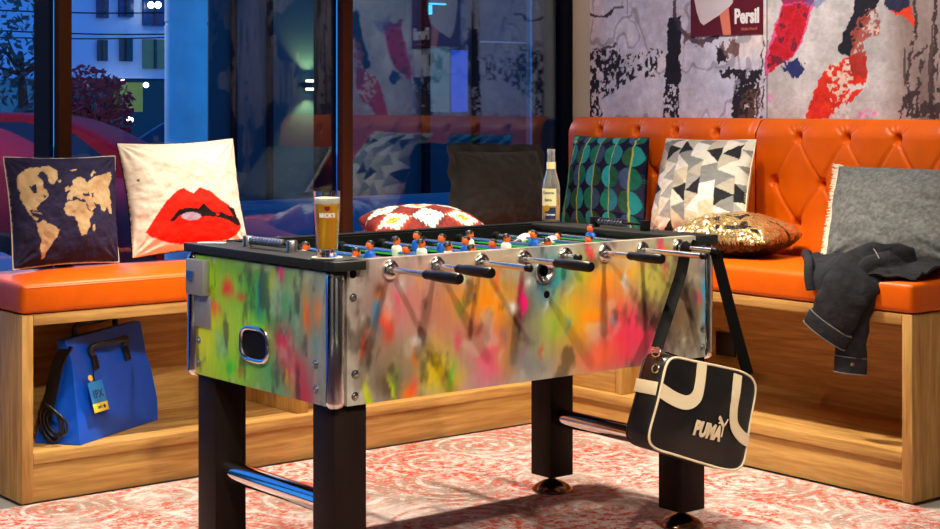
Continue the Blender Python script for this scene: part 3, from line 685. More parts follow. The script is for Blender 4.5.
# -- grey denim with fringe
def f_grey(U, V):
    n = fbm(U*70, V*55, 31, 3); n2 = fbm(U*5, V*6, 33)
    c = np.array([106, 109, 106])+((n-.5)*60)[..., None]
    k = (sst(.22, .02, V)*sst(.4, .7, n2)*.5)[..., None]
    return c*(1-k)+np.array([92, 56, 50])*k
o, e, nv = pillow('cushion', p(824, 262, X=4.72), p(975, 268, X=4.72), p(985, 172, X=4.90), p(838, 165, X=4.90), .16, f_grey, 'grey denim cushion with a frayed edge behind the dark jacket', N=90, seed=36, back=(110, 110, 108), pinch=.03)
bm = NB()
N = 90; left_edge = e[::-1][:N]
for i in range(0, len(e)):
    if i < 3*N-6: continue
    q = e[i]
    for k in range(4):
        d = np.array([random.uniform(-.004, .004), random.uniform(.012, .032), random.uniform(-.008, .008)]); q2 = q+np.array([0, 0, random.uniform(-.002, .002)])
        tube(bm, [q2, q2+d*.6, q2+d+np.array([0, 0, random.uniform(-.004, .004)])], [.0024, .0018, .0008], 4)
obj('fringe', bm, 'cream_cloth', o)

# ================================================================== football table
TX0, TX1, TY0, TY1, ZB, ZT = 2.349, 3.756, 3.483, 4.218, .527, .9
T = thing('football_table', ((TX0+TX1)/2, (TY0+TY1)/2, 0), 'metal table football game with bright spray paint on black legs', 'football table')
def paint(u, v, asp, base, blobs, seed, streak=.5):
    """u 0-1 along, v 0-1 down. blobs: (u,v,ru,rv,(r,g,b),strength)"""
    wu = u+.05*(fbm(u*asp*5, v*5, seed)-.5)+.02*(fbm(u*asp*22, v*9, seed+1)-.5); wv = v+.10*(fbm(u*asp*5, v*5, seed+2)-.5)
    n = fbm(u*asp*18, v*7, seed+3); n2 = fbm(u*asp*50, v*4, seed+7)
    c = np.zeros(u.shape+(3,)); c[:] = base; c += ((n-.5)*44+(n2-.5)*8)[..., None]; cov = np.zeros(u.shape)
    for bu, bv, ru, rv, cc, st in blobs:
        q = ((wu-bu)/ru)**2+((wv-bv)/rv)**2
        k = st*np.exp(-q*1.0)*(.86+.5*n); k = np.clip(k, 0, 1)
        c = c*(1-k[..., None])+np.array(cc)*k[..., None]; cov = np.maximum(cov, k)
    g1 = fbm(u*asp*9, v*3.5, seed+21, 5); g2 = fbm(u*asp*60, v*5, seed+25, 4); g3 = fbm(u*asp*4, v*3, seed+29, 4)
    c = c*(1+(g2-.5)*.10)[..., None]; dkm = sst(.56, .74, g1)*.55; c = c*(1-dkm[..., None])+np.array([58, 50, 44])*dkm[..., None]
    lt = sst(.60, .76, g3)*.45*(v < 1.1); c = c*(1-lt[..., None])+np.array([214, 208, 196])*lt[..., None]
    mean = c.mean(-1, keepdims=True); c = mean+(c-mean)*1.18
    return c, cov
def panel_cols(c, cov, mlo=0, mhi=.35):
    c = np.clip(c, 3, 252)/255; c = np.where(c <= .04045, c/12.92, ((c+.055)/1.055)**2.4)
    return np.concatenate([c, (mhi-(mhi-mlo)*cov)[..., None]], -1)
# long front panel
FB = [(.08,.25,.05,.2,(120,118,112),.6),(.16,.35,.10,.28,(196,120,116),.75),(.27,.45,.06,.25,(190,110,96),.6),(.055,.9,.05,.1,(206,202,190),.8),(.07,.55,.04,.2,(120,108,90),.6),
 (.10,.40,.03,.1,(110,120,150),.6),(.12,.88,.05,.14,(80,66,50),.8),(.14,.70,.06,.14,(130,110,80),.6),
 (.24,.82,.045,.20,(214,190,40),.85),(.18,.97,.02,.10,(226,130,30),.9),(.29,.95,.035,.14,(190,170,60),.8),(.33,.30,.07,.18,(222,150,70),.7),(.40,.42,.07,.26,(238,150,30),.9),(.45,.40,.03,.2,(238,160,40),.8),
 (.385,.80,.05,.24,(222,96,130),.85),(.36,.65,.05,.12,(216,110,90),.7),(.44,.75,.03,.2,(220,140,60),.7),(.49,.50,.05,.28,(110,102,92),.8),(.51,.85,.06,.16,(128,130,130),.8),(.47,.15,.05,.12,(176,170,150),.7),
 (.56,.28,.045,.2,(48,140,184),.9),(.60,.55,.05,.18,(212,200,60),.8),(.57,.62,.05,.16,(170,190,80),.6),(.64,.24,.035,.16,(150,190,70),.8),(.66,.60,.05,.22,(238,160,30),.9),(.62,.85,.05,.14,(190,140,70),.7),
 (.70,.30,.06,.16,(236,160,50),.85),(.74,.55,.05,.3,(232,130,60),.8),(.75,.80,.07,.22,(224,70,90),.95),(.80,.70,.05,.24,(226,66,100),.85),(.69,.9,.05,.14,(234,110,80),.8),
 (.78,.22,.03,.1,(232,170,60),.7),(.83,.35,.04,.24,(200,190,80),.75),(.87,.30,.03,.24,(170,170,70),.75),(.92,.65,.05,.28,(130,106,80),.85),(.91,.2,.04,.2,(180,174,140),.7),(.985,.5,.022,.6,(60,150,205),.9),(.958,.6,.015,.5,(140,120,90),.7),
 (.475,.38,.011,.13,(226,40,120),1),(.862,.12,.006,.14,(226,60,110),1),(.665,.08,.008,.1,(222,50,60),.9),(.09,.24,.013,.04,(232,112,40),1),(.115,.44,.016,.12,(206,56,30),.95),(.41,.23,.008,.1,(230,120,60),.9),(.13,.92,.006,.1,(190,200,50),.9),
 (.45,.43,.014,.05,(226,226,222),.95),(.19,.60,.018,.045,(222,218,214),.95),(.50,.27,.010,.04,(230,230,228),.9),(.32,.16,.01,.08,(222,222,216),.8),(.285,.88,.008,.10,(110,180,60),.9),(.545,.40,.006,.1,(226,226,222),.8),(.16,.18,.012,.06,(214,208,200),.8),(.06,.95,.009,.12,(180,200,40),.95),(.76,.3,.006,.1,(230,226,222),.8),(.58,.18,.02,.1,(70,160,120),.7)]
EB = [(.1,.2,.2,.35,(150,200,30),.95),(.3,.15,.22,.3,(120,180,40),.95),(.15,.7,.25,.4,(200,206,20),1),(.45,.5,.22,.35,(160,206,50),.95),(.55,.22,.15,.3,(60,160,70),.9),(.35,.9,.2,.2,(130,200,40),.9),(.62,.85,.12,.2,(90,170,110),.8),
 (.70,.35,.12,.25,(80,160,120),.7),(.55,.05,.3,.08,(110,150,60),.7),(.29,.22,.035,.07,(210,60,20),.9),(.40,.28,.03,.05,(214,80,20),.85),(.15,.42,.03,.07,(190,60,30),.9),(.20,.43,.025,.05,(230,130,30),.8),(.52,.25,.02,.14,(60,120,170),.7),
 (.68,.6,.06,.16,(190,50,70),.9),(.76,.78,.09,.16,(190,70,80),.85),(.82,.97,.06,.14,(190,50,70),.8),(.66,.04,.02,.08,(224,50,130),1),(.84,.32,.03,.16,(214,120,50),.85),(.91,.3,.03,.1,(220,130,60),.7),(.60,.1,.02,.1,(160,170,40),.8),(.24,.72,.04,.1,(80,160,140),.6),(.30,.88,.03,.06,(60,180,60),.9),(.38,.9,.02,.05,(214,90,40),.6),(.75,.15,.1,.12,(170,190,130),.5),(.72,.37,.012,.06,(50,60,30),.7)]
rp_ = np.random.RandomState(12); PAL = [(232, 112, 40), (226, 60, 110), (60, 150, 200), (200, 210, 60), (230, 226, 218), (70, 60, 52), (238, 170, 40), (110, 170, 60), (214, 60, 40), (150, 110, 140)]
for k in range(34):
    FB.append((rp_.uniform(.04, .97), rp_.uniform(.08, .95), rp_.uniform(.004, .013), rp_.uniform(.03, .11), PAL[rp_.randint(10)], rp_.uniform(.25, .65)))
for k in range(22):
    EB.append((rp_.uniform(.06, .95), rp_.uniform(.05, .95), rp_.uniform(.008, .025), rp_.uniform(.03, .10), [(70, 170, 60), (226, 214, 40), (214, 90, 40), (50, 120, 90), (60, 140, 170), (170, 200, 40)][rp_.randint(6)], rp_.uniform(.3, .7)))
def panel_front():
    nx, nz = 260, 70; x0, x1 = TX0+.045, TX1-.03
    xx = np.linspace(x0, x1, nx); zz = np.linspace(ZT, ZB, nz); X, Z = np.meshgrid(xx, zz)
    # u follows the picture's spacing, nearer things being larger
    u = (X-TX0)/(TX1-TX0); dep = X*SY+TY0*CY
    px = 470+F_*(X*CY-TY0*SY)/dep; u = (px-345)/(714-345); v = (Z-ZT)/(ZB-ZT)
    c, cov = paint(u, v, 2.6, (194, 190, 182), FB, 50)
    P = np.stack([X, np.full_like(X, TY0), Z], -1)
    front = P; back = P[:, ::-1].copy(); back[..., 1] += .03
    cols = panel_cols(c, cov); full = np.concatenate([front, back], 1); cc = np.concatenate([cols, cols[:, ::-1]], 1)
    n2 = full.shape[1]; i = np.arange(nz*n2).reshape(nz, n2)
    q = np.stack([i[:-1, :], np.roll(i, -1, 1)[:-1, :], np.roll(i, -1, 1)[1:, :], i[1:, :]], -1).reshape(-1, 4)[:, ::-1]
    top = np.stack([i[0, :nx-1], i[0, 1:nx], i[0, ::-1][:nx][1:], i[0, ::-1][:nx-1]], -1)
    return grid_obj('side_panel', full, cc, 'paint_panel', T, quads=np.concatenate([q, top]), smooth=30)
sp = panel_front()
def panel_end():
    ny, nz = 130, 70; yy = np.linspace(TY1-.03, TY0+.03, ny); zz = np.linspace(.87, ZB, nz); Y, Z = np.meshgrid(yy, zz)
    u = (TY1-Y)/(TY1-TY0); v = (Z-.87)/(ZB-.87)
    c, cov = paint(u, v, 2.0, (160, 168, 156), EB, 70); cov = np.clip(cov, 0, 1)
    P = np.stack([np.full_like(Y, TX0), Y, Z], -1); back = P[:, ::-1].copy(); back[..., 0] += .03
    cols = panel_cols(c, cov, 0, .3); full = np.concatenate([P, back], 1); cc = np.concatenate([cols, cols[:, ::-1]], 1)
    n2 = full.shape[1]; i = np.arange(nz*n2).reshape(nz, n2)
    q = np.stack([i[:-1, :], np.roll(i, -1, 1)[:-1, :], np.roll(i, -1, 1)[1:, :], i[1:, :]], -1).reshape(-1, 4)[:, ::-1]
    return grid_obj('end_panel', full, cc, 'paint_panel', T, quads=q, smooth=30)
ep = panel_end()
obj('end_panel', box(NB(), TX1-.03, TX1, TY0+.03, TY1-.03, ZB, .872), 'steel', T)
obj('side_panel', box(NB(), TX0+.045, TX1-.045, TY1-.03, TY1, ZB, ZT, .002), 'cabinet_black', T)
obj('bottom_board', box(NB(), TX0+.03, TX1-.03, TY0+.031, TY1-.031, ZB+.002, ZB+.02), 'cabinet_black', T)
obj('playfield', box(NB(), TX0+.128, TX1-.128, TY0+.045, TY1-.045, .79, .80), 'field_green', T)
bm = NB()   # black lining round the field
box(bm, TX0+.05, TX1-.05, TY0+.031, TY0+.044, .78, .896); box(bm, TX0+.05, TX1-.05, TY1-.044, TY1-.031, .78, .896)
box(bm, TX0+.115, TX0+.127, TY0+.045, TY1-.045, .78, .88); box(bm, TX1-.127, TX1-.115, TY0+.045, TY1-.045, .78, .88)
obj('inner_lining', bm, 'cabinet_black', T)
bm = NB(); box(bm, TX0-.009, TX0+.127, TY0+.025, TY1+.022,   .876, .9, .002); box(bm, TX0-.009, TX0+.090, TY0-.022, TY0+.03, .876, .9, .002)
r1 = obj('rim', bm, 'black_rim', T)
bm = NB(); box(bm, TX1-.127, TX1+.012, TY0+.035, TY1+.035, .882, .9, .002); box(bm, TX1-.075, TX1+.012, TY0-.012, TY0+.04, .872, .9, .002)
obj('rim', bm, 'black_rim', T)
obj('rim', box(NB(), TX0+.127, TX1-.127, TY1-.034, TY1+.012, .896, .902, .001), 'cabinet_black', T)
for (x, y) in ((TX0+.018, TY0+.016), (TX0+.012, TY1-.012), (TX1-.016, TY0+.018), (TX1-.014, TY1-.014)):
    obj('corner_post', box(NB(), x-.024, x+.024, y-.024, y+.024, ZB-.009, .876, .021, 7), 'chrome', T, 60)
# coin box and plate
cb = obj('coin_box', box(NB(), 2.326, 2.348, 4.105, 4.205, .757, .858, .004), 'grey_plate', T)
obj('embossed_mark', box(NB(), 2.3205, 2.322, 4.15, 4.19, .80, .825), 'steel', cb)
obj('cover_plate', box(NB(), 2.345, 2.3488, 4.095, 4.20, .665, .755, .001), 'grey_plate', T)
# ball return
def oval(cy, cz, hy, hz, r, n=40):
    out = []
    for k in range(n):
        a = 2*PI*k/n; c, s = math.cos(a), math.sin(a)
        out.append((cy+math.copysign(abs(c)**.62, c)*hy, cz+math.copysign(abs(s)**.62, s)*hz))
    return out
ov = oval(3.855, .648, .070, .044, 0)
bm = NB(); tube(bm, [(TX0-.004, y, z) for y, z in ov]+[(TX0-.004,)+ov[0]], .0075, 8, cap=False)
br_ = obj('ball_return', bm, 'chrome', T, 80)
bm = NB(); prism(bm, [(y, z) for y, z in ov], ((TX0-.002, 0, 0), (0, 1, 0), (0, 0, 1), (-1, 0, 0)), .0006); obj('opening', bm, 'cabinet_black', br_)
# screws
def screw(loc, axis, sgn):
    bm = lathe(NB(), [(.011, 0), (.011, sgn*.0015), (.0065, sgn*.002), (.006, sgn*.005), (.003, sgn*.0055), (.0025, sgn*.003), (.0001, sgn*.003)], loc, axis, 14)
    return obj('screw', bm, 'steel', T)
for x, z in ((2.412, .805), (2.418, .608), (2.418, .551), (3.712, .616), (3.712, .557)): screw((x, TY0, z), 'Y', -1)
for y, z in ((3.559, .631), (3.559, .566), (4.166, .625), (4.166, .562)): screw((TX0, y, z), 'X', -1)
obj('screw_hole', lathe(NB(), [(.011, 0), (.011, -.001), (.007, -.0015), (.0001, -.0012)], (2.412, TY0, .865), 'Y', 14), 'cabinet_black', T)
obj('screw_hole', lathe(NB(), [(.011, 0), (.011, -.001), (.007, -.0015), (.0001, -.0012)], (3.075, TY0, .765), 'Y', 14), 'cabinet_black', T)
# legs
for (x, y) in ((TX0+.017, TY0+.017), (TX0+.017, TY1-.117), (TX1-.117, TY0+.017), (TX1-.117, TY1-.117)):
    lg = obj('leg', box(NB(), x, x+.1, y, y+.1, .055, ZB, .002), 'leg_black', T)
    prof = [(.0001, 0), (.064, 0), (.068, .004), (.067, .010), (.056, .020), (.030, .034), (.015, .039), (.011, .042), (.011, .056)]
    obj('levelling_foot', lathe(NB(), prof, (x+.05, y+.05, 0), 'Z', 32), 'bronze', lg)
for x in (TX0+.067, TX1-.067):
    obj('cross_tube', tube(NB(), [(x, TY0+.115, .252), (x, TY1-.115, .252)], .030, 24), 'chrome', T, 60)
# bearings and rods
RX = [2.529+.1536*i for i in range(8)]; RZ = .869
esc_prof = [(.026, 0), (.027, -.003), (.025, -.009), (.019, -.013), (.014, -.014), (.013, -.011), (.009, -.011)]
for x in RX: obj('rod_bearing', lathe(NB(), esc_prof, (x, TY0, RZ), 'Y', 24), 'chrome', T, 50)
bi = obj('ball_inlet', lathe(NB(), [(.034, 0), (.036, -.004), (.034, -.009), (.028, -.010), (.024, -.004), (.012, .002), (.0001, .003)], (3.065, TY0, .832), 'Y', 30), 'chrome', T, 50)
def figure_mesh(shirt):
    """one player: head, hair, torso, moulded legs; rod through the chest at z=0, faces +X"""
    bm = NB()
    def blk(rings, mi, n=10):
        f0 = len(bm.faces); vv = []
        for (z, cx, rx, ry) in rings:
            vv.append([bm.verts.new((cx+rx*math.cos(2*PI*k/n), ry*math.sin(2*PI*k/n), z)) for k in range(n)])
        for i in range(len(vv)-1):
            for k in range(n): bm.faces.new((vv[i][k], vv[i][(k+1) % n], vv[i+1][(k+1) % n], vv[i+1][k])).material_index = mi
        bm.faces.new(vv[0][::-1]).material_index = mi; bm.faces.new(vv[-1]).material_index = mi
    blk([(-.022, 0, .011, .016), (-.008, 0, .013, .018), (.008, 0, .013, .021), (.016, 0, .011, .019), (.021, 0, .006, .010)], 0)
    blk([(.020, 0, .006, .006), (.026, .001, .010, .009), (.034, .001, .012, .0105), (.041, 0, .010, .009), (.044, 0, .005, .005)], 1)
    blk([(.036, -.003, .0118, .0112), (.041, -.002, .0115, .0105), (.046, -.001, .007, .007), (.047, -.001, .002, .002)], 2)
    blk([(.028, .0125, .003, .0025), (.032, .0125, .003, .002)], 1, 6)
    for s in (-1, 1):
        blk([(.012, 0, .006, .005), (.004, .002, .006, .006)], 0, 8)
    blk([(-.066, .004, .013, .010), (-.058, .002, .011, .010), (-.035, 0, .010, .013), (-.020, 0, .011, .016)], 2)
    bmesh.ops.recalc_face_normals(bm, faces=bm.faces)
    me = bpy.data.meshes.new('player_figure'); bm.to_mesh(me); bm.free()
    for x in (shirt, 'skin_orange', 'hair_black'): me.materials.append(M[x])
    finish(me, 50); return me
FIG = {'b': figure_mesh('shirt_blue'), 'w': figure_mesh('shirt_white')}
# per rod: colour, figure positions (world Y), tilt, outward reach, grip length (0 = end cap only)
RODS = [('w', [3.905, 3.657], 25, 3.188, .145), ('b', [3.79, 3.617], 0, 3.250, .145), ('w', [3.871, 3.75, 3.625, 3.52], -6, 3.277, 0), ('b', [3.978, 3.855, 3.741, 3.618], 0, 3.207, .145),
        ('w', [3.918, 3.743, 3.56], 4, 3.42, 0), ('b', [3.793, 3.545], 3, 3.246, .135), ('w', [3.892, 4.02], 70, 3.226, 0), ('b', [3.87], 0, 3.326, 0)]
grip = None
for i, (cl, ys, tilt, reach, gl) in enumerate(RODS):
    x = RX[i]; ye = TY1+.10 if gl else TY1+.30
    rod = obj('rod', tube(NB(), [(x, reach+(.02 if gl else .004), RZ), (x, ye, RZ)], .0082, 14), 'rod_steel', T, 60)
    if gl:
        y1 = reach+gl; pr = [(.0095, 0), (.0115, -.004), (.0125, -.012), (.0115, -.022), (.0135, -.035), (.0148, -.07), (.0150, -.11), (.0148, -(gl-.006)), (.0125, -gl), (.0001, -gl)]
        obj('handle', lathe(NB(), pr, (x, y1, RZ), 'Y', 18), 'black_plastic', rod, 50)
    else:
        obj('end_cap', lathe(NB(), [(.0084, .018), (.0098, .016), (.0100, -.001), (.007, -.004), (.0001, -.004)], (x, reach, RZ), 'Y', 16), 'black_plastic', rod, 50)
    for j, y in enumerate(ys):
        f = bpy.data.objects.new('player_figure', FIG[cl]); COL.objects.link(f); f.parent = rod
        f.location = Vector((x, y, RZ+.002))-WL[rod]; f.rotation_euler = (0, math.radians(tilt), 0 if cl == 'w' else PI)
    for y in (TY0+.062, TY1-.064):
        obj('bumper', lathe(NB(), [(.0086, -.014), (.014, -.012), (.015, 0), (.014, .012), (.0086, .014)], (x, y, RZ), 'Y', 16), 'black_plastic', rod, 50)
# score counters
def counter(a, b, m_post, m_bead, nb, sq):
    a, b = Vector(a), Vector(b); d = (b-a).normalized()
    ct = obj('score_counter', tube(NB(), [a+Vector((0, 0, .020)), b+Vector((0, 0, .020))], .004, 10), 'black_plastic', T)
    for q in (a, b):
        bm = NB()
        if sq: box(bm, q.x-.012, q.x+.012, q.y-.012, q.y+.012, .9, .933, .002)
        else: lathe(bm, [(.015, .9), (.015, .929), (.013, .932), (.0001, .932)], (q.x, q.y, 0), 'Z', 22)
        obj('post', bm, m_post, ct)
    L_ = (b-a).length
    for k in range(nb):
        q = a+d*(.025+.0145*k)+Vector((0, 0, .020)); bm = NB(); tube(bm, [q-d*.005, q-d*.003, q+d*.003, q+d*.005], [.006, .0125, .0125, .006], 12)
        obj('counter_bead', bm, m_bead, ct, 50)
counter((2.412, 4.0, .9), (2.42, 3.785, .9), 'steel', 'steel', 11, False)
counter((3.70, 3.952, .9), (3.70, 3.72, .9), 'black_plastic', 'chrome', 9, True)

# things on the table ------------------------------------------------------
o = obj('paper_slip', box(NB(), -.04, .04, -.016, .016, 0, .0012), 'white', org=(0, 0, 0)); o.location = (2.400, 4.182, .9005); o.rotation_euler = (0, 0, math.radians(-38)); tag(o, 'small white paper slip lying on the left end of the table rim', 'paper slip')
GX, GY = 2.404, 3.590; va = math.atan2(-GY, -GX)
g = thing('beer_glass', (GX, GY, .9), 'tall glass of golden beer with white foam on the table corner', 'glass')
obj('coaster', lathe(NB(), [(.0001, .9003), (.040, .9003), (.041, .9012), (.040, .9022), (.0001, .9022)], (GX, GY, 0), 'Z', 32), 'cream', None, org=(GX, GY, .9))
tag(bpy.data.objects['coaster'], 'pale round drinks coaster under the beer glass', 'coaster')
pr = [(.0001, .9030), (.027, .9030), (.029, .906), (.0285, .918), (.0305, .96), (.034, 1.03), (.0352, 1.055), (.0352, 1.074), (.0338, 1.074), (.0336, 1.055), (.0324, 1.03), (.0288, .96), (.0262, .924), (.0001, .919)]
obj('glass_body', lathe(NB(), pr, (GX, GY, 0), 'Z', 48), 'glass', g, 60)
pr = [(.0001, .9196), (.0259, .9245), (.0286, .96), (.0322, 1.03), (.0329, 1.041), (.0001, 1.041)]
obj('beer', lathe(NB(), pr, (GX, GY, 0), 'Z', 48), 'beer', g, 60)
pr = [(.0001, 1.0412), (.0327, 1.0412), (.0333, 1.055), (.0325, 1.0572), (.0001, 1.0580)]
obj('foam', lathe(NB(), pr, (GX, GY, 0), 'Z', 48), 'foam', g, 60)
bm = text_bm("BECK'S", .0150, .0003, .0005, 1.0, .95); wrap_bm(bm, GX, GY, .0331, 1.012, va); obj('lettering', bm, 'white', g, 0)
bm = NB(); prism(bm, [(-.007, .006), (.007, .006), (.007, -.002), (0, -.008), (-.007, -.002)], ((0, 0, 0), (1, 0, 0), (0, 1, 0), (0, 0, 1)), .0004); wrap_bm(bm, GX, GY, .0337, 1.030, va); obj('crest', bm, 'car_red', g, 0)
BX, BY = 3.715, 4.185; vb = math.atan2(-BY, -BX)
g = thing('beer_bottle', (BX, BY, .9), 'clear open beer bottle with pale label on the far table corner', 'bottle')
pr = [(.0001, .9015), (.026, .9015), (.030, .905), (.0305, .91), (.0305, 1.015), (.028, 1.035), (.0205, 1.062), (.0152, 1.085), (.0135, 1.12), (.0130, 1.138), (.0145, 1.139), (.0148, 1.147), (.0135, 1.149),
      (.0105, 1.149), (.0105, 1.12), (.0128, 1.085), (.018, 1.060), (.0256, 1.033), (.0285, 1.013), (.0285, .912), (.026, .907), (.0001, .906)]
obj('glass_body', lathe(NB(), pr, (BX, BY, 0), 'Z', 40), 'bottle_glass', g, 60)
obj('beer', lathe(NB(), [(.0001, .9065), (.0257, .9075), (.0281, .9125), (.0281, .998), (.0001, .998)], (BX, BY, 0), 'Z', 40), 'beer', g, 60)
def band(r, z0, z1, a0, a1, n=20, th=.0004):
    bm = NB(); R = []
    for k in range(n+1):
        a = a0+(a1-a0)*k/n; R.append([bm.verts.new((BX+math.cos(a)*q, BY+math.sin(a)*q, z)) for q, z in ((r, z0), (r, z1), (r+th, z1), (r+th, z0))])
    for k in range(n):
        for q in range(4): bm.faces.new((R[k][q], R[k][(q+1) % 4], R[k+1][(q+1) % 4], R[k+1][q]))
    bm.faces.new(R[0][::-1]); bm.faces.new(R[-1]); bmesh.ops.recalc_face_normals(bm, faces=bm.faces); return bm
lb = obj('label', band(.0306, .958, 1.016, vb-1.3, vb+.6), 'label_cream', g, 40)
bm = text_bm('Corona', .013, .0002, .0004); wrap_bm(bm, BX, BY, .0311, 1.002, vb-.35); obj('lettering', bm, 'label_navy', lb, 0)
bm = text_bm('Extra', .012, .0002, .0004); wrap_bm(bm, BX, BY, .0311, .978, vb-.35); obj('lettering', bm, 'label_navy', lb, 0)
lb = obj('label', band(.0306, .914, .952, vb-.7, vb+.5), 'label_navy', g, 40)
obj('seal', frame_bm(lathe(NB(), [(.0001, 0), (.011, 0), (.011, .0006), (.0001, .0008)], (0, 0, 0), 'Z', 20), ((BX+math.cos(vb-.5)*.0305, BY+math.sin(vb-.5)*.0305, .95), (-math.sin(vb-.5), math.cos(vb-.5), 0), (0, 0, 1), (math.cos(vb-.5), math.sin(vb-.5), 0))), 'label_gold', g)
bm = text_bm('Cerveza', .010, .0002, .0003); wrap_bm(bm, BX, BY, .0311, .929, vb-.1); obj('lettering', bm, 'white', lb, 0)
lb = obj('neck_label', band(.0153, 1.083, 1.106, vb-1.4, vb+1.4), 'label_cream', g, 40)

# ================================================================== sports bag hanging from the rods
def build_bag():
    bc = at(705, 413, Y=3.29)+Vector((0, .045, 0)); roll = math.radians(17)
    U = Vector((math.cos(roll), 0, -math.sin(roll))); Vv = Vector((math.sin(roll), 0, math.cos(roll))); Nn = Vector((0, -1, 0))
    g = thing('sports_bag', tuple(bc-Vv*.15), 'black sports bag with cream trim hanging tilted from the table rods', 'bag')
    W2, H2, D2 = .208, .142, .045
    def outline(n=64, sc=1.0, inset=0):
        pts = []
        for k in range(n):
            a = 2*PI*k/n; c, s = math.cos(a), math.sin(a); e = .30
            x = math.copysign(abs(c)**e, c)*(W2-inset); y = math.copysign(abs(s)**e, s)*(H2-inset)
            x *= 1+.07*(-y/H2)*.5; pts.append((x*sc, y*sc+.006*math.sin(x*14)*(1 if y > 0 else -.6)))
        return pts
    bm = NB(); rings = []; n = 64
    O = outline(n)
    def w3(x, y, d): return bc+U*x+Vv*y+Nn*d
    # stations from back to front
    for d, sc in ((-D2*.98, .90), (-D2, .97), (-D2*.8, 1.0), (-.02, 1.015), (.02, 1.015), (D2*.8, 1.0), (D2, .985), (D2*1.0, .93)):
        rings.append([bm.verts.new(w3(x*sc, y*sc, d+.004*math.sin(x*23+y*17))) for x, y in O])
    for i in range(len(rings)-1):
        for k in range(n): bm.faces.new((rings[i][k], rings[i][(k+1) % n], rings[i+1][(k+1) % n], rings[i+1][k]))
    prev = rings[-1]
    for sc in (.8, .6, .4, .2):
        r = [bm.verts.new(w3(x*sc, y*sc, D2+(1-sc)*.020+.003*math.sin(x*31*sc+2)*math.cos(y*27*sc+1))) for x, y in O]
        for k in range(n): bm.faces.new((prev[k], prev[(k+1) % n], r[(k+1) % n], r[k]))
        prev = r
    bm.faces.new(prev); bm.faces.new(rings[0][::-1]); bmesh.ops.recalc_face_normals(bm, faces=bm.faces)
    body = obj('body', bm, 'vinyl_black', g, 80)
    for d, m in ((D2*1.0, 'vinyl_cream'), (-D2*.97, 'vinyl_black')):
        pts = [w3(x*.985, y*.985, d+.004*math.sin(x*23+y*17)) for x, y in O]
        obj('piping', tube(NB(), pts+[pts[0]], .0036, 8, cap=False), m, g, 80)
    def front_d(x, y):
        q = max(abs(x)/W2, abs(y)/H2); return D2+max(0, 1-q)*.022+.0042
    def stripe(path, wd):
        pp = smooth_path([(x, y, 0) for x, y in path], 10); bm = NB(); R = []
        for i, q in enumerate(pp):
            t = (pp[min(i+1, len(pp)-1)]-pp[max(i-1, 0)]).normalized(); nn = Vector((-t.y, t.x, 0))
            row = []
            for a in (-1, -.33, .33, 1):
                r = q+nn*(wd/2*a); r.x = max(-W2*.985, min(W2*.985, r.x)); r.y = max(-H2*.98, min(H2*.98, r.y)); row.append(bm.verts.new(w3(r.x, r.y, front_d(r.x, r.y))))
            for a in (1, .33, -.33, -1):
                r = q+nn*(wd/2*a); r.x = max(-W2*.985, min(W2*.985, r.x)); r.y = max(-H2*.98, min(H2*.98, r.y)); row.append(bm.verts.new(w3(r.x, r.y, front_d(r.x, r.y)-.0025)))
            R.append(row)
        for i in range(len(R)-1):
            for k in range(8): bm.faces.new((R[i][k], R[i][(k+1) % 8], R[i+1][(k+1) % 8], R[i+1][k]))
        bm.faces.new(R[0][::-1]); bm.faces.new(R[-1]); bmesh.ops.recalc_face_normals(bm, faces=bm.faces); return bm
    obj('stripe', stripe([(-.206, .030), (-.15, .016), (-.100, .014), (-.070, .034), (-.060, .075), (-.058, .136)], .040), 'vinyl_cream', g, 60)
    obj('stripe', stripe([(.206, -.046), (.165, -.038), (.122, -.014), (.104, .025), (.100, .07), (.102, .134)], .036), 'vinyl_cream', g, 60)
    # band on the gusset
    bm = NB(); box(bm, -.002, .002, -.043, .043, -.019, .019, .001); frame_bm(bm, (w3(-W2*1.012-.003, .03, 0), U, Nn, Vv)); obj('gusset_band', bm, 'vinyl_cream', g)
    def conform(bm, ox, oy):
        for q in bm.verts: x, y = q.co.x+ox, q.co.y+oy; q.co = w3(x, y, front_d(x, y)+.0012+q.co.z)
    # lettering and leaping cat
    bm = text_bm('PUMA', .056, .0008, .0035, 1.06, .74); conform(bm, .006, -.050); obj('lettering', bm, 'vinyl_cream', g, 0)
    bm = NB()
    for poly in ([(0, 52), (9, 61), (22, 55), (40, 38), (54, 30), (59, 20), (50, 10), (40, 17), (26, 29), (14, 39), (3, 43)], [(50, 27), (62, 34), (76, 56), (82, 54), (70, 28), (57, 17)], [(46, 20), (58, 20), (56, -8), (61, -30), (51, -30), (49, -8)], [(15, 42), (27, 31), (23, 24), (8, 25), (8, 31), (17, 33)]):
        b2 = NB(); prism(b2, [(x*.00060, y*.00064) for x, y in poly], ((0, 0, 0), (1, 0, 0), (0, 1, 0), (0, 0, 1)), .0012)
        me = bpy.data.meshes.new('t'); b2.to_mesh(me); b2.free(); bm.from_mesh(me); bpy.data.meshes.remove(me)
    conform(bm, .034, -.036); obj('logo', bm, 'vinyl_cream', g, 0)
    # zip on top and D rings
    obj('zip', ribbon(NB(), [w3(x, H2*1.012+.001+.006*math.sin(x*14), 0) for x in np.linspace(-.16, .16, 16)], Nn, .012, .003), 'black_cloth', g)
    for s in (-1, 1):
        cx = w3(s*W2*.97, H2*.82, -.0); bm = NB(); pts = [cx+Vv*(.016+.014*math.sin(a))+Nn*(.016*math.cos(a)) for a in np.linspace(0, 2*PI, 17)]
        tube(bm, pts, .0025, 6, cap=False); obj('ring', bm, 'chrome', g)
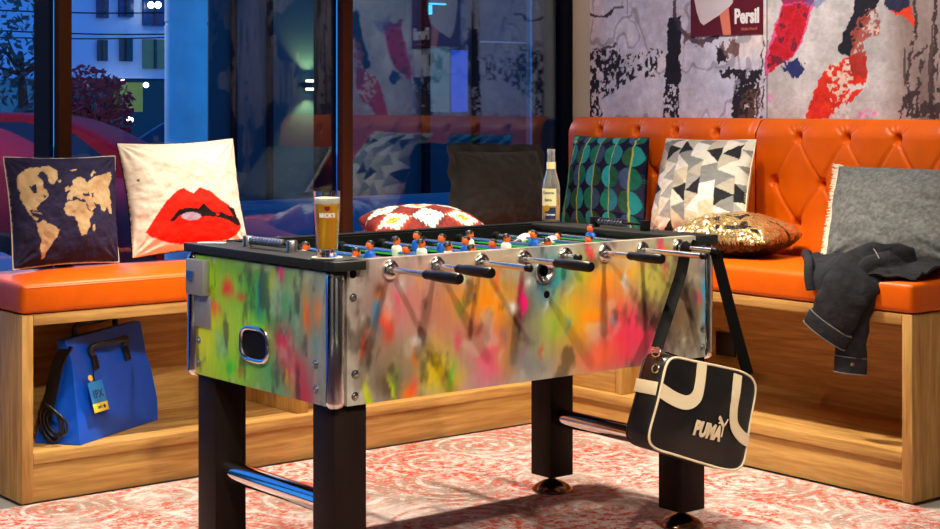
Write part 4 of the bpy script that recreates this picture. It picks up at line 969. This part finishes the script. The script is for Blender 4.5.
    bm = NB(); pts = [w3(-W2*1.02, .085+.012*math.sin(a), .02+.012*math.cos(a)) for a in np.linspace(0, 2*PI, 17)]; tube(bm, pts, .0025, 6, cap=False); obj('zip_puller', bm, 'chrome', g)
    # strap: up from the left ring, over the last rod, along it and down to the right ring
    l0 = w3(-W2*.97, H2*.82+.03, 0); r0 = w3(W2*.97, H2*.82+.03, 0); xr = RX[7]
    path = smooth_path([l0, l0.lerp(Vector((xr-.03, TY0-.045, .80)), .5), (xr-.035, TY0-.047, .80), (xr-.016, TY0-.047, .866), (xr, TY0-.047, .8815), (xr+.014, TY0-.062, .873), (xr+.012, TY0-.10, .868), (xr+.012, TY0-.14, .862), (xr+.024, TY0-.142, .83), Vector((xr+.03, TY0-.142, .80)).lerp(r0, .5), r0], 10)
    obj('strap', ribbon(NB(), path, Vector((.78, -.626, 0)), .034, .003), 'black_cloth', g, 60)
build_bag()

# ================================================================== blue tote in the bench niche
def build_tote():
    g = thing('tote_bag', (2.60, 5.28, .162), 'bright blue vinyl tote bag with black handles in the open bench shelf', 'bag')
    A0, A1, A2, A3 = Vector((2.425, 5.10, .163)), Vector((2.845, 5.345, .163)), Vector((2.76, 5.47, .163)), Vector((2.325, 5.235, .163))
    T0, T1, T2, T3 = Vector((2.425, 5.215, .50)), Vector((2.79, 5.375, .520)), Vector((2.775, 5.40, .520)), Vector((2.41, 5.245, .50))
    bm = NB(); n = 14; rings = []
    def side(a, b, k): return [a.lerp(b, i/k) for i in range(k)]
    lo = side(A0, A1, 12)+side(A1, A2, 5)+side(A2, A3, 12)+side(A3, A0, 5); hi = side(T0, T1, 12)+side(T1, T2, 5)+side(T2, T3, 12)+side(T3, T0, 5)
    cen = (A0+A1+A2+A3)/4
    for j in range(n+1):
        s = j/n; row = []
        for i, (a, b) in enumerate(zip(lo, hi)):
            q = a.lerp(b, s); out = (q-cen); out.z = 0
            if out.length > 0: out.normalize()
            bulge = .020*math.sin(PI*min(1, s*1.3))*(1-s)+.012*(float(fbm(np.array(i*.37), np.array(s*3.1), 5))-.5)*math.sin(PI*s)*2
            gus = 0
            if i >= 29 or i < 1: gus = -.03*math.sin(PI*s)
            row.append(bm.verts.new(q+out*(bulge+gus)))
        rings.append(row)
    m = len(lo)
    for j in range(n):
        for i in range(m): bm.faces.new((rings[j][i], rings[j][(i+1) % m], rings[j+1][(i+1) % m], rings[j+1][i]))
    bm.faces.new(rings[0][::-1]); bm.faces.new(rings[-1]); bmesh.ops.recalc_face_normals(bm, faces=bm.faces)
    obj('body', bm, 'tarp_blue', g, 35)
    def fp(s, h, off=.0):   # point on the front face
        a = A0.lerp(A1, s).lerp(T0.lerp(T1, s), h); n_ = Vector((.5, -.86, .25)).normalized(); return a+n_*(.022*math.sin(PI*min(1, h*1.3))*(1-h)+.006+off)
    # handles with patches
    a, b = fp(.28, .80), fp(.72, .82)
    path = smooth_path([a, a+Vector((0, -.01, .03)), (a+b)/2+Vector((.02, -.035, .032)), b+Vector((0, -.012, .02)), b], 8)
    obj('handle', tube(NB(), path, .011, 10), 'vinyl_black', g)
    a2, b2 = T2.lerp(T3, .25)+Vector((0, .006, -.03)), T2.lerp(T3, .75)+Vector((0, .006, -.03))
    path = smooth_path([a2, a2+Vector((0, .0, .055)), (a2+b2)/2+Vector((0, -.01, .065)), b2+Vector((0, 0, .06)), b2], 8)
    obj('handle', tube(NB(), path, .011, 10), 'vinyl_black', g)
    fu = (A1-A0).normalized(); fv = (T0-A0); fv = (fv-fu*fv.dot(fu)).normalized(); fn = fu.cross(fv); fn = -fn if fn.y > 0 else fn
    for s in (.30, .72):
        bm = NB(); box(bm, -.016, .016, -.024, .024, 0, .003, .001); frame_bm(bm, (fp(s, .72, .002), fu, fv, fn)); obj('handle_patch', bm, 'vinyl_black', g)
    # swing tag
    q = fp(.20, .40, .014); bm = NB(); box(bm, -.043, .043, -.022, .052, 0, .002, .0008); frame_bm(bm, (q, fu, fv, fn)); tg = obj('swing_tag', bm, 'tag_blue', g)
    bm = NB(); box(bm, -.043, .043, -.052, -.022, 0, .002, .0008); frame_bm(bm, (q, fu, fv, fn)); obj('tag_strip', bm, 'tag_yellow', tg)
    bm = NB(); tube(bm, [q+fu*.0+fv*.052+fn*.001, fp(.22, .60, .008), fp(.27, .72, .006)], .0025, 6); obj('loop', bm, 'vinyl_black', tg)
    bm = text_bm('IPX', .038, .0004, .0004, 1.1); frame_bm(bm, (q+fv*.008+fn*.0025, fu, fv, fn)); obj('lettering', bm, 'tag_navy', tg, 0)
    bm = text_bm('1001', .014, .0004, .0003, 1.1); frame_bm(bm, (q-fv*.037-fu*.008+fn*.0025, fu, fv, fn)); obj('lettering', bm, 'tag_navy', tg, 0)
    bm = NB(); lathe(bm, [(.0001, 0), (.0065, 0), (.0065, .0008), (.0001, .001)], (0, 0, 0), 'Z', 16); frame_bm(bm, (q-fv*.037+fu*.020+fn*.002, fu, fv, fn)); obj('tag_dot', bm, 'tag_navy', tg)
    bm = NB(); lathe(bm, [(.0001, 0), (.011, 0), (.011, .003), (.006, .004), (.0001, .003)], (0, 0, 0), 'Z', 20); frame_bm(bm, (q-fu*.022+fv*.066+fn*.001, fu, fv, fn)); obj('badge', bm, 'tag_yellow', g)
    # strap bundle hanging down the left end
    L0 = T3.lerp(T0, .5); path = smooth_path([L0+Vector((.02, -.01, -.02)), L0+Vector((-.022, -.02, -.08)), L0+Vector((-.055, -.03, -.20)), L0+Vector((-.075, -.035, -.27))], 8)
    obj('side_strap', ribbon(NB(), path, Vector((.45, -.85, 0)), .05, .004), 'vinyl_black', g, 60)
    for k in range(3):
        c0 = Vector((2.350+.008*k, 5.168-.010*k, .235)); path = [c0+Vector((.018*math.sin(a)-.012*math.cos(a), -.034*math.sin(a), (.062-.012*k)*math.cos(a))) for a in np.linspace(0, 2*PI, 24)]
        obj('side_strap', tube(NB(), path, .0045, 8, cap=False), 'vinyl_black', g, 60)
build_tote()

# ================================================================== jacket on the right bench
def build_jacket():
    g = thing('jacket', (4.6, 3.5, .735), 'dark grey denim jacket thrown over the end of the orange bench', 'jacket')
    def sheet(rows, nu, nv, seed, amp, th=.008):
        R = [smooth_path(r, nu) for r in rows]; L_ = min(len(r) for r in R); cols_ = [smooth_path([r[i] for r in R], nv) for i in range(L_)]
        bm = NB(); A = []
        for i, cl in enumerate(cols_):
            A.append([bm.verts.new(q+Vector((0, 0, 1))*amp*(float(fbm(np.array(i*.22), np.array(j*.11), seed, 3))-.35)) for j, q in enumerate(cl)])
        for i in range(len(A)-1):
            for j in range(len(A[0])-1): bm.faces.new((A[i][j], A[i+1][j], A[i+1][j+1], A[i][j+1]))
        bmesh.ops.recalc_face_normals(bm, faces=bm.faces)
        bm.normal_update(); nA, nB = len(A), len(A[0]); sg = 1 if sum(f.normal.z for f in bm.faces) > 0 else -1
        Bv = [[bm.verts.new(v.co-v.normal*(th*sg)) for v in r] for r in A]
        for i in range(nA-1):
            for j in range(nB-1): bm.faces.new((Bv[i][j], Bv[i][j+1], Bv[i+1][j+1], Bv[i+1][j]))
        for i in range(nA-1):
            for j in (0, nB-1): bm.faces.new((A[i][j], A[i+1][j], Bv[i+1][j], Bv[i][j]))
        for j in range(nB-1):
            for i in (0, nA-1): bm.faces.new((A[i][j], A[i][j+1], Bv[i][j+1], Bv[i][j]))
        bmesh.ops.recalc_face_normals(bm, faces=bm.faces)
        return bm
    z = .735
    rows = [[(4.90, 3.90, z+.01), (4.90, 3.70, z+.02), (4.88, 3.45, z+.035), (4.86, 3.37, z+.03), (4.85, 3.285, z+.012)],
            [(4.78, 3.965, z+.012), (4.76, 3.78, z+.045), (4.75, 3.52, z+.03), (4.74, 3.38, z+.045), (4.73, 3.285, z+.014)],
            [(4.64, 3.845, z+.012), (4.62, 3.66, z+.035), (4.60, 3.47, z+.055), (4.62, 3.375, z+.030), (4.63, 3.285, z+.012)],
            [(4.52, 3.735, z+.010), (4.50, 3.60, z+.03), (4.50, 3.44, z+.055), (4.54, 3.37, z+.020), (4.57, 3.287, z+.008)],
            [(4.462, 3.690, z-.02), (4.452, 3.60, z-.006), (4.455, 3.46, z+.02), (4.505, 3.38, z+.012), (4.545, 3.29, z+.004)],
            [(4.452, 3.665, .665), (4.446, 3.60, .668), (4.445, 3.50, .70), (4.470, 3.41, .728), (4.525, 3.295, .736)]]
    obj('body', sheet(rows, 8, 6, 3, .05), 'denim_black', g, 70)
    # rolled hem at the left edge
    path = smooth_path([(4.80, 3.975, z+.014), (4.70, 3.90, z+.022), (4.58, 3.79, z+.020), (4.49, 3.712, z+.012), (4.456, 3.685, z-.020), (4.447, 3.668, .665)], 6)
    obj('hem', tube(NB(), path, .017, 12, .8), 'denim_black', g, 70)
    def sleeve(path, rad, flat, seed, cuffn, m='denim_black'):
        pts = smooth_path(path, 8); n = len(pts); rs = []
        for i in range(n):
            t = i/(n-1); k = t*(len(rad)-1); a = int(min(k, len(rad)-2)); rs.append(rad[a]*(1-(k-a))+rad[a+1]*(k-a)+.003*math.sin(i*.9+seed))
        bm = NB(); tube(bm, pts, rs, 26, flat, True, (-1, -.3, .15))
        for v in bm.verts: v.co += Vector((1, .3, .3))*.016*(float(fbm(np.array((v.co.y*.8-v.co.z*.35)*26), np.array((v.co.y*.5+v.co.z)*5), seed, 3))-.5)
        s = obj('sleeve', bm, m, g, 70)
        d = (pts[-1]-pts[-2]).normalized(); e0 = pts[-1]-d*.05; bm = NB()
        tube(bm, [e0, e0+d*.004, e0+d*.052, e0+d*.058], [rs[-1]*1.0, rs[-1]*1.07, rs[-1]*1.08, rs[-1]*1.0], 26, flat, True, (-1, -.3, .15)); c = obj('cuff', bm, m, s, 70)
        for q in (.001, .056):
            bm = NB(); a = Vector((0, 0, 0))
            tube(bm, [e0+d*q, e0+d*(q+.003)], [rs[-1]*1.09, rs[-1]*1.09], 26, flat, True, (-1, -.3, .15)); obj('cuff_seam', bm, 'denim_seam', s, 70)
        return s, pts, d
    sleeve([(4.66, 3.40, z+.010), (4.55, 3.43, z+.018), (4.475, 3.465, z+.008), (4.435, 3.50, .685), (4.425, 3.54, .61), (4.425, 3.59, .525)], [.075, .085, .090, .086, .080], .24, 4, 0)
    s2, pts, d = sleeve([(4.50, 3.42, z+.0), (4.462, 3.45, .70), (4.458, 3.49, .60), (4.462, 3.508, .50), (4.462, 3.512, .405)], [.05, .055, .056, .055, .054], .26, 9, 1)
    bm = lathe(NB(), [(.0001, -.004), (.005, -.003), (.006, 0), (.006, .004)], (4.440, 3.487, .432), 'X', 12); obj('button', bm, 'steel', s2)
    # shoulder seam
    path = smooth_path([(4.56, 3.56, z+.064), (4.52, 3.47, z+.085), (4.47, 3.40, z+.055)], 8)
    obj('seam', tube(NB(), path, .0022, 6), 'denim_seam', g)
build_jacket()

# ================================================================== poster
pz0 = 1.586
g = thing('poster', (XM-.004, 4.61, pz0), 'dark red advertising poster high on the painted wall', 'poster')
obj('sheet', box(NB(), XM-.006, XM-.003, 4.415, 4.811, pz0, pz0+.56), 'poster_red', g)
fr = ((XM-.0065, 4.811, pz0), (0, -1, 0), (0, 0, 1), (-1, 0, 0))
bm = NB(); prism(bm, [(.0, .56), (.02, .40), (.012, .20), (.035, .105), (.055, .06), (.075, .045), (.13, .07), (.20, .10), (.235, .13), (.25, .17), (.255, .30), (.22, .42), (.2, .56)], fr, .001); obj('white_shape', bm, 'poster_white', g, 0)
bm = NB(); prism(bm, [(.165, .085), (.215, .115), (.228, .0005), (.185, .0005)], fr, .0015); obj('peach_shape', bm, 'poster_peach', g, 0)
bm = text_bm('Persil', .082, .0006, .0035, 1.0, .74); frame_bm(bm, ((XM-.0068, 4.811-.312, pz0+.072), (0, -1, 0), (0, 0, 1), (-1, 0, 0))); obj('lettering', bm, 'white', g, 0)
bm = text_bm('bleibt Persil', .018, .0004, .0); frame_bm(bm, ((XM-.0068, 4.811-.325, pz0+.022), (0, -1, 0), (0, 0, 1), (-1, 0, 0))); obj('lettering', bm, 'poster_peach', g, 0)

# ================================================================== street outside
o = obj('ground_street', box(NB(), -20, 60, 5.95, 60, -.3, -.2), 'asphalt'); tag(o, kind='structure')
# concrete column just outside
c0, c1 = at(165, 50, Y=9.0), at(207, 50, Y=9.0); cx = (c0.x+c1.x)/2; cr = (c1-c0).length/2*.9
g = thing('concrete_column', (cx, 9.0, -.2), 'round pale concrete column outside the middle window', 'column')
obj('shaft', lathe(NB(), [(cr, -.2), (cr, 1.79)], (cx, 9.0, 0), 'Z', 40), 'column', g, 60)
obj('joint_ring', lathe(NB(), [(cr*.97, 1.79), (cr*.97, 1.81), (cr, 1.812), (cr, 4)], (cx, 9.0, 0), 'Z', 40), 'column', g, 60)
# dark glazed building on the right of it
YF = 10.2
fx = lambda px: at(px, 50, Y=YF).x
zz_ = lambda px, py: at(px, py, Y=YF).z
g = thing('glazed_building', (fx(380), YF, -.2), 'dark teal glazed building front across the pavement', 'building')
obj('wall', box(NB(), fx(209), fx(640), YF, YF+.3, -.2, 6), 'facade_dark', g)
for px, w_ in ((232, .03), (268, .03), (424, .05), (474, .05), (527, .02)):
    obj('facade_post', box(NB(), fx(px)-w_/2, fx(px)+w_/2, YF-.05, YF, -.2, 5), 'frame_navy' if px != 527 else 'facade_line', g)
obj('facade_rail', box(NB(), fx(474), fx(560), YF-.03, YF, zz_(500, 43), zz_(500, 41.5)), 'facade_line', g)
for x0, x1, y0, y1, m in ((450, 466, 50, 112, 'window_blue'), (426, 448, 46, 112, 'window_olive')):
    obj('lit_window', box(NB(), fx(x0), fx(x1), YF-.02, YF, zz_(x0, y1), zz_(x0, y0)), m, g)
o = obj('sign', box(NB(), fx(424.5), fx(440), YF-.08, YF-.052, zz_(430, 5), zz_(430, 3.4)), 'sign_cyan', org=None); tag(o, 'thin cyan light strip on the dark building', 'light')
obj('drop_strip', box(NB(), fx(424.5), fx(426), YF-.08, YF-.052, zz_(430, 15), zz_(430, 5.5)), 'sign_cyan', o)
s = at(313, 85, Y=YF-.08)
low = thing('added_low_wall', (fx(300), 8.3, -.2), 'added low blue wall standing in for the road below the dark building front', 'wall')  # added wall, stands in for the blue-lit road in this stretch
for k in range(3):
    obj('wall_course', box(NB(), 4.9, 9.5, 8.3, 8.6, -.2+.31*k, .10+.31*k, .01), 'low_blue', low)
g = thing('wall_lamp', tuple(s), 'glowing up and down wall lamp on the dark building', 'lamp')
obj('shade', box(NB(), s.x-.04, s.x+.04, s.y-.04, s.y+.07, s.z-.02, s.z+.02), 'facade_dark', g)
for dz in (-.03, .03): obj('bulb', box(NB(), s.x-.03, s.x+.03, s.y-.03, s.y+.05, s.z+dz-.008, s.z+dz+.008), 'sconce_glow', g)
for sg in (1, -1):
    spot('wall_lamp_beam', (s.x, s.y-.02, s.z+.045*sg), (s.x, s.y+.25, s.z+1.0*sg), 30, 90, (1, .50, .16), .02, .6)
# pale apartment building further away
YB = 22.0; bx = lambda px: at(px, 0, Y=YB).x; bz = lambda py, px=100: at(px, py, Y=YB).z
g = thing('apartment_building', (bx(100), YB, -.2), 'pale blue dusk apartment building with rows of windows', 'building')
obj('wall', box(NB(), bx(60), bx(230), YB, YB+3.4, bz(78), 9), 'facade', g)
obj('shop_front', box(NB(), bx(60), bx(230), YB+.3, YB+3.4, -.2, bz(79)), 'car_dark', g)
obj('shop_window', box(NB(), bx(123), bx(146), YB+.1, YB+.3, bz(112), bz(82)), 'shop_yellow', g)
for x0, x1, y0, y1, m in ((97, 106, 40, 61, 'car_dark'), (119, 131, 38, 61, 'car_dark'), (142, 164, 38, 68, 'window_lit'), (96, 107, -6, 18, 'window_dim'), (118, 132, -6, 16, 'window_dim'), (142, 164, -8, 24, 'window_dim'), (170, 182, 38, 61, 'car_dark')):
    f = obj('window', box(NB(), bx(x0), bx(x1), YB-.06, YB, bz(y1), bz(y0)), m, g)
    xm = bx((x0+x1)/2); obj('window_bar', box(NB(), xm-.02, xm+.02, YB-.09, YB-.06, bz(y1), bz(y0)), 'car_dark', f)
for px, py, r, nm in ((151, 5, .05, 'upper_lamp'), (158, 5, .05, 'upper_lamp'), (123, 82, .04, 'street_lamp'), (146, 85, .04, 'street_lamp'), (130, 120, .05, 'street_lamp')):
    q = at(px, py, Y=YB-.3); bm = NB(); bmesh.ops.create_uvsphere(bm, u_segments=12, v_segments=8, radius=r); bmesh.ops.translate(bm, verts=bm.verts, vec=q)
    obj('window_lamp', bm, 'lamp_on', g)
YL = 26.0; lx = lambda px: at(px, 0, Y=YL).x; lz = lambda py: at(0, py, Y=YL).z
g = thing('apartment_building', (lx(10), YL, -.2), 'pale building seen through the leftmost window pane', 'building')
obj('wall', box(NB(), lx(-80), lx(40), YL, YL+4, -.2, lz(20)), 'facade', g)
for x0, x1, y0, y1 in ((2, 7, 62, 80), (18, 23, 62, 80), (2, 7, 30, 46), (18, 23, 30, 46)):
    obj('window', box(NB(), lx(x0), lx(x1), YL-.05, YL, lz(y1), lz(y0)), 'car_red', g)
# overhead wires
for k, (ya, yb, dd) in enumerate(((28, 33, 17), (8, 11, 17), (36, 35, 18))):
    a, b = at(-60, ya, Y=dd), at(240, yb, Y=dd); o = obj('overhead_wire', tube(NB(), smooth_path([a, (a+b)/2-Vector((0, 0, .04)), b], 6), .009, 6), 'black_plastic'); tag(o, ['upper middle overhead wire crossing the street view', 'topmost overhead wire crossing the street view', 'lowest overhead wire crossing the street view'][k], 'wire', 'overhead wires')
# trees
def tree(px, D, h, r, m, label, zc, nl=1500):
    q = at(px, 100, D=D); g = thing('tree', (q.x, q.y, -.2), label, 'tree', 'street trees'); rr = random.Random(int(px*3))
    bm = NB(); tube(bm, [(q.x, q.y, -.2), (q.x+.03, q.y, zc*.6), (q.x-.02, q.y, zc+.2*r)], [.09, .07, .03], 8)
    for k in range(7):
        a = rr.uniform(0, 2*PI); tube(bm, [(q.x, q.y, zc-.3*r), (q.x+math.cos(a)*r*.7, q.y+math.sin(a)*r*.7, zc+rr.uniform(-.2, .6)*r)], [.03, .008], 5)
    obj('trunk', bm, 'bark', g)
    bm = NB()
    for k in range(nl):
        while True:
            v = Vector((rr.uniform(-1, 1), rr.uniform(-1, 1), rr.uniform(-1, 1)))
            if v.length < 1 and rr.random() < .35+.65*v.length: break
        c = Vector((q.x, q.y, zc))+Vector((v.x*r, v.y*r, v.z*r*h)); s_ = rr.uniform(.03, .065)
        e1 = Vector((rr.uniform(-1, 1), rr.uniform(-1, 1), rr.uniform(-1, 1))).normalized(); e2 = e1.orthogonal().normalized()
        bm.faces.new([bm.verts.new(c+e1*s_), bm.verts.new(c+e2*s_*.6), bm.verts.new(c-e1*s_), bm.verts.new(c-e2*s_*.6)])
    obj('foliage', bm, m, g, 0)
tree(90, 20.6, 1.1, .55, 'leaf_red', 'bushy dark red tree behind the parked red car', 1.2)
tree(22, 17, 1.6, .45, 'leaf_blue', 'thin dark leafy tree seen in the leftmost window pane', 1.75, 420)
# cars
def car(px, D, heading, m, label, L_=4.3, lights=None, roof=1.42):
    q = at(px, 100, D=D); g = thing('car', (q.x, q.y, -.2), label, 'car', 'parked cars'); g.rotation_euler = (0, 0, heading)
    zb = -.2; o0 = Vector((q.x, q.y, zb)); W2 = .86
    prof = [(-L_/2, .45), (-L_/2+.02, .72), (-L_/2+.25, .90), (-L_*.34, .97), (-L_*.19, roof-.06), (-L_*.08, roof), (L_*.12, roof), (L_*.24, roof-.12), (L_*.38, .98), (L_/2-.12, .90), (L_/2, .66), (L_/2-.03, .35), (L_/2-.3, .22), (-L_/2+.3, .22)]
    secs = [(-1, .72), (-.97, .9), (-.80, 1.0), (0, 1.02), (.80, 1.0), (.97, .9), (1, .72)]
    pp = [(p_.x, p_.y) for p_ in smooth_path([(a, b, 0) for a, b in prof+[prof[0]]], 5)][:-1]
    bm = NB(); R = []
    for s_, k in secs:
        row = []
        for (x, z_) in pp:
            tum = 1-.24*max(0, (z_-.92)/.5) if z_ > .92 else 1
            row.append(bm.verts.new(o0+Vector((x*(1-(1-k)*.15), s_*W2*tum, .22+(z_-.22)*(1-(1-k)*.12)))))
        R.append(row)
    n = len(pp)
    for i in range(len(R)-1):
        for j in range(n): bm.faces.new((R[i][j], R[i][(j+1) % n], R[i+1][(j+1) % n], R[i+1][j]))
    bm.faces.new(R[0][::-1]); bm.faces.new(R[-1]); bmesh.ops.recalc_face_normals(bm, faces=bm.faces); obj('body', bm, m, g, 50)
    for sd in (-1, 1):
        y = sd*W2
        for poly in ([(-L_*.30, .98), (-L_*.185, roof-.10), (-L_*.015, roof-.06), (-L_*.015, .98)], [(L_*.005, .98), (L_*.005, roof-.06), (L_*.115, roof-.06), (L_*.22, roof-.16), (L_*.31, .98)]):
            bm = NB(); prism(bm, poly, (o0+Vector((0, y*.965, 0)), (1, 0, 0), (0, -sd*.24*.86*0, 1), (0, sd, 0)), .02)
            for v in bm.verts: v.co.y -= sd*max(0, v.co.z-zb-.92)*.40
            obj('side_window', bm, 'car_glass', g, 0)
        for xw in (-L_*.30, L_*.31):
            bm = NB(); lathe(bm, [(.18, -.10), (.30, -.09), (.32, -.06), (.32, .06), (.30, .09), (.18, .10)], o0+Vector((xw, y*.93, .32)), 'Y', 24); wl = obj('wheel', bm, 'tyre', g, 40)
            bm = NB(); lathe(bm, [(.0001, -.102), (.19, -.10), (.19, .10), (.0001, .102)], o0+Vector((xw, y*.93, .32)), 'Y', 20); obj('hub', bm, 'car_silver', wl, 40)
    if lights:
        for sd in (-.6, .6):
            bm = NB(); bmesh.ops.create_uvsphere(bm, u_segments=12, v_segments=8, radius=.09); bmesh.ops.translate(bm, verts=bm.verts, vec=o0+Vector((-L_/2+.04, sd, .70))); obj('headlight', bm, 'lamp_on', g)
    return g
car(-150, 12.0, math.radians(-38), 'car_red', 'nearest dark red parked car at the left edge outside', 4.2)
car(-14, 14.2, math.radians(-38), 'car_red', 'red parked car in the middle window pane behind the lips cushion', 4.2)
car(250, 18.5, math.radians(-30), 'car_dark', 'dark parked car partly hidden by the concrete column outside', 4.4)
l = bpy.data.lights.new('street_light', 'POINT'); l.energy = 230; l.color = (1, .55, .5); l.shadow_soft_size = .15
o = bpy.data.objects.new('street_light', l); COL.objects.link(o); o.location = at(20, -200, D=11)
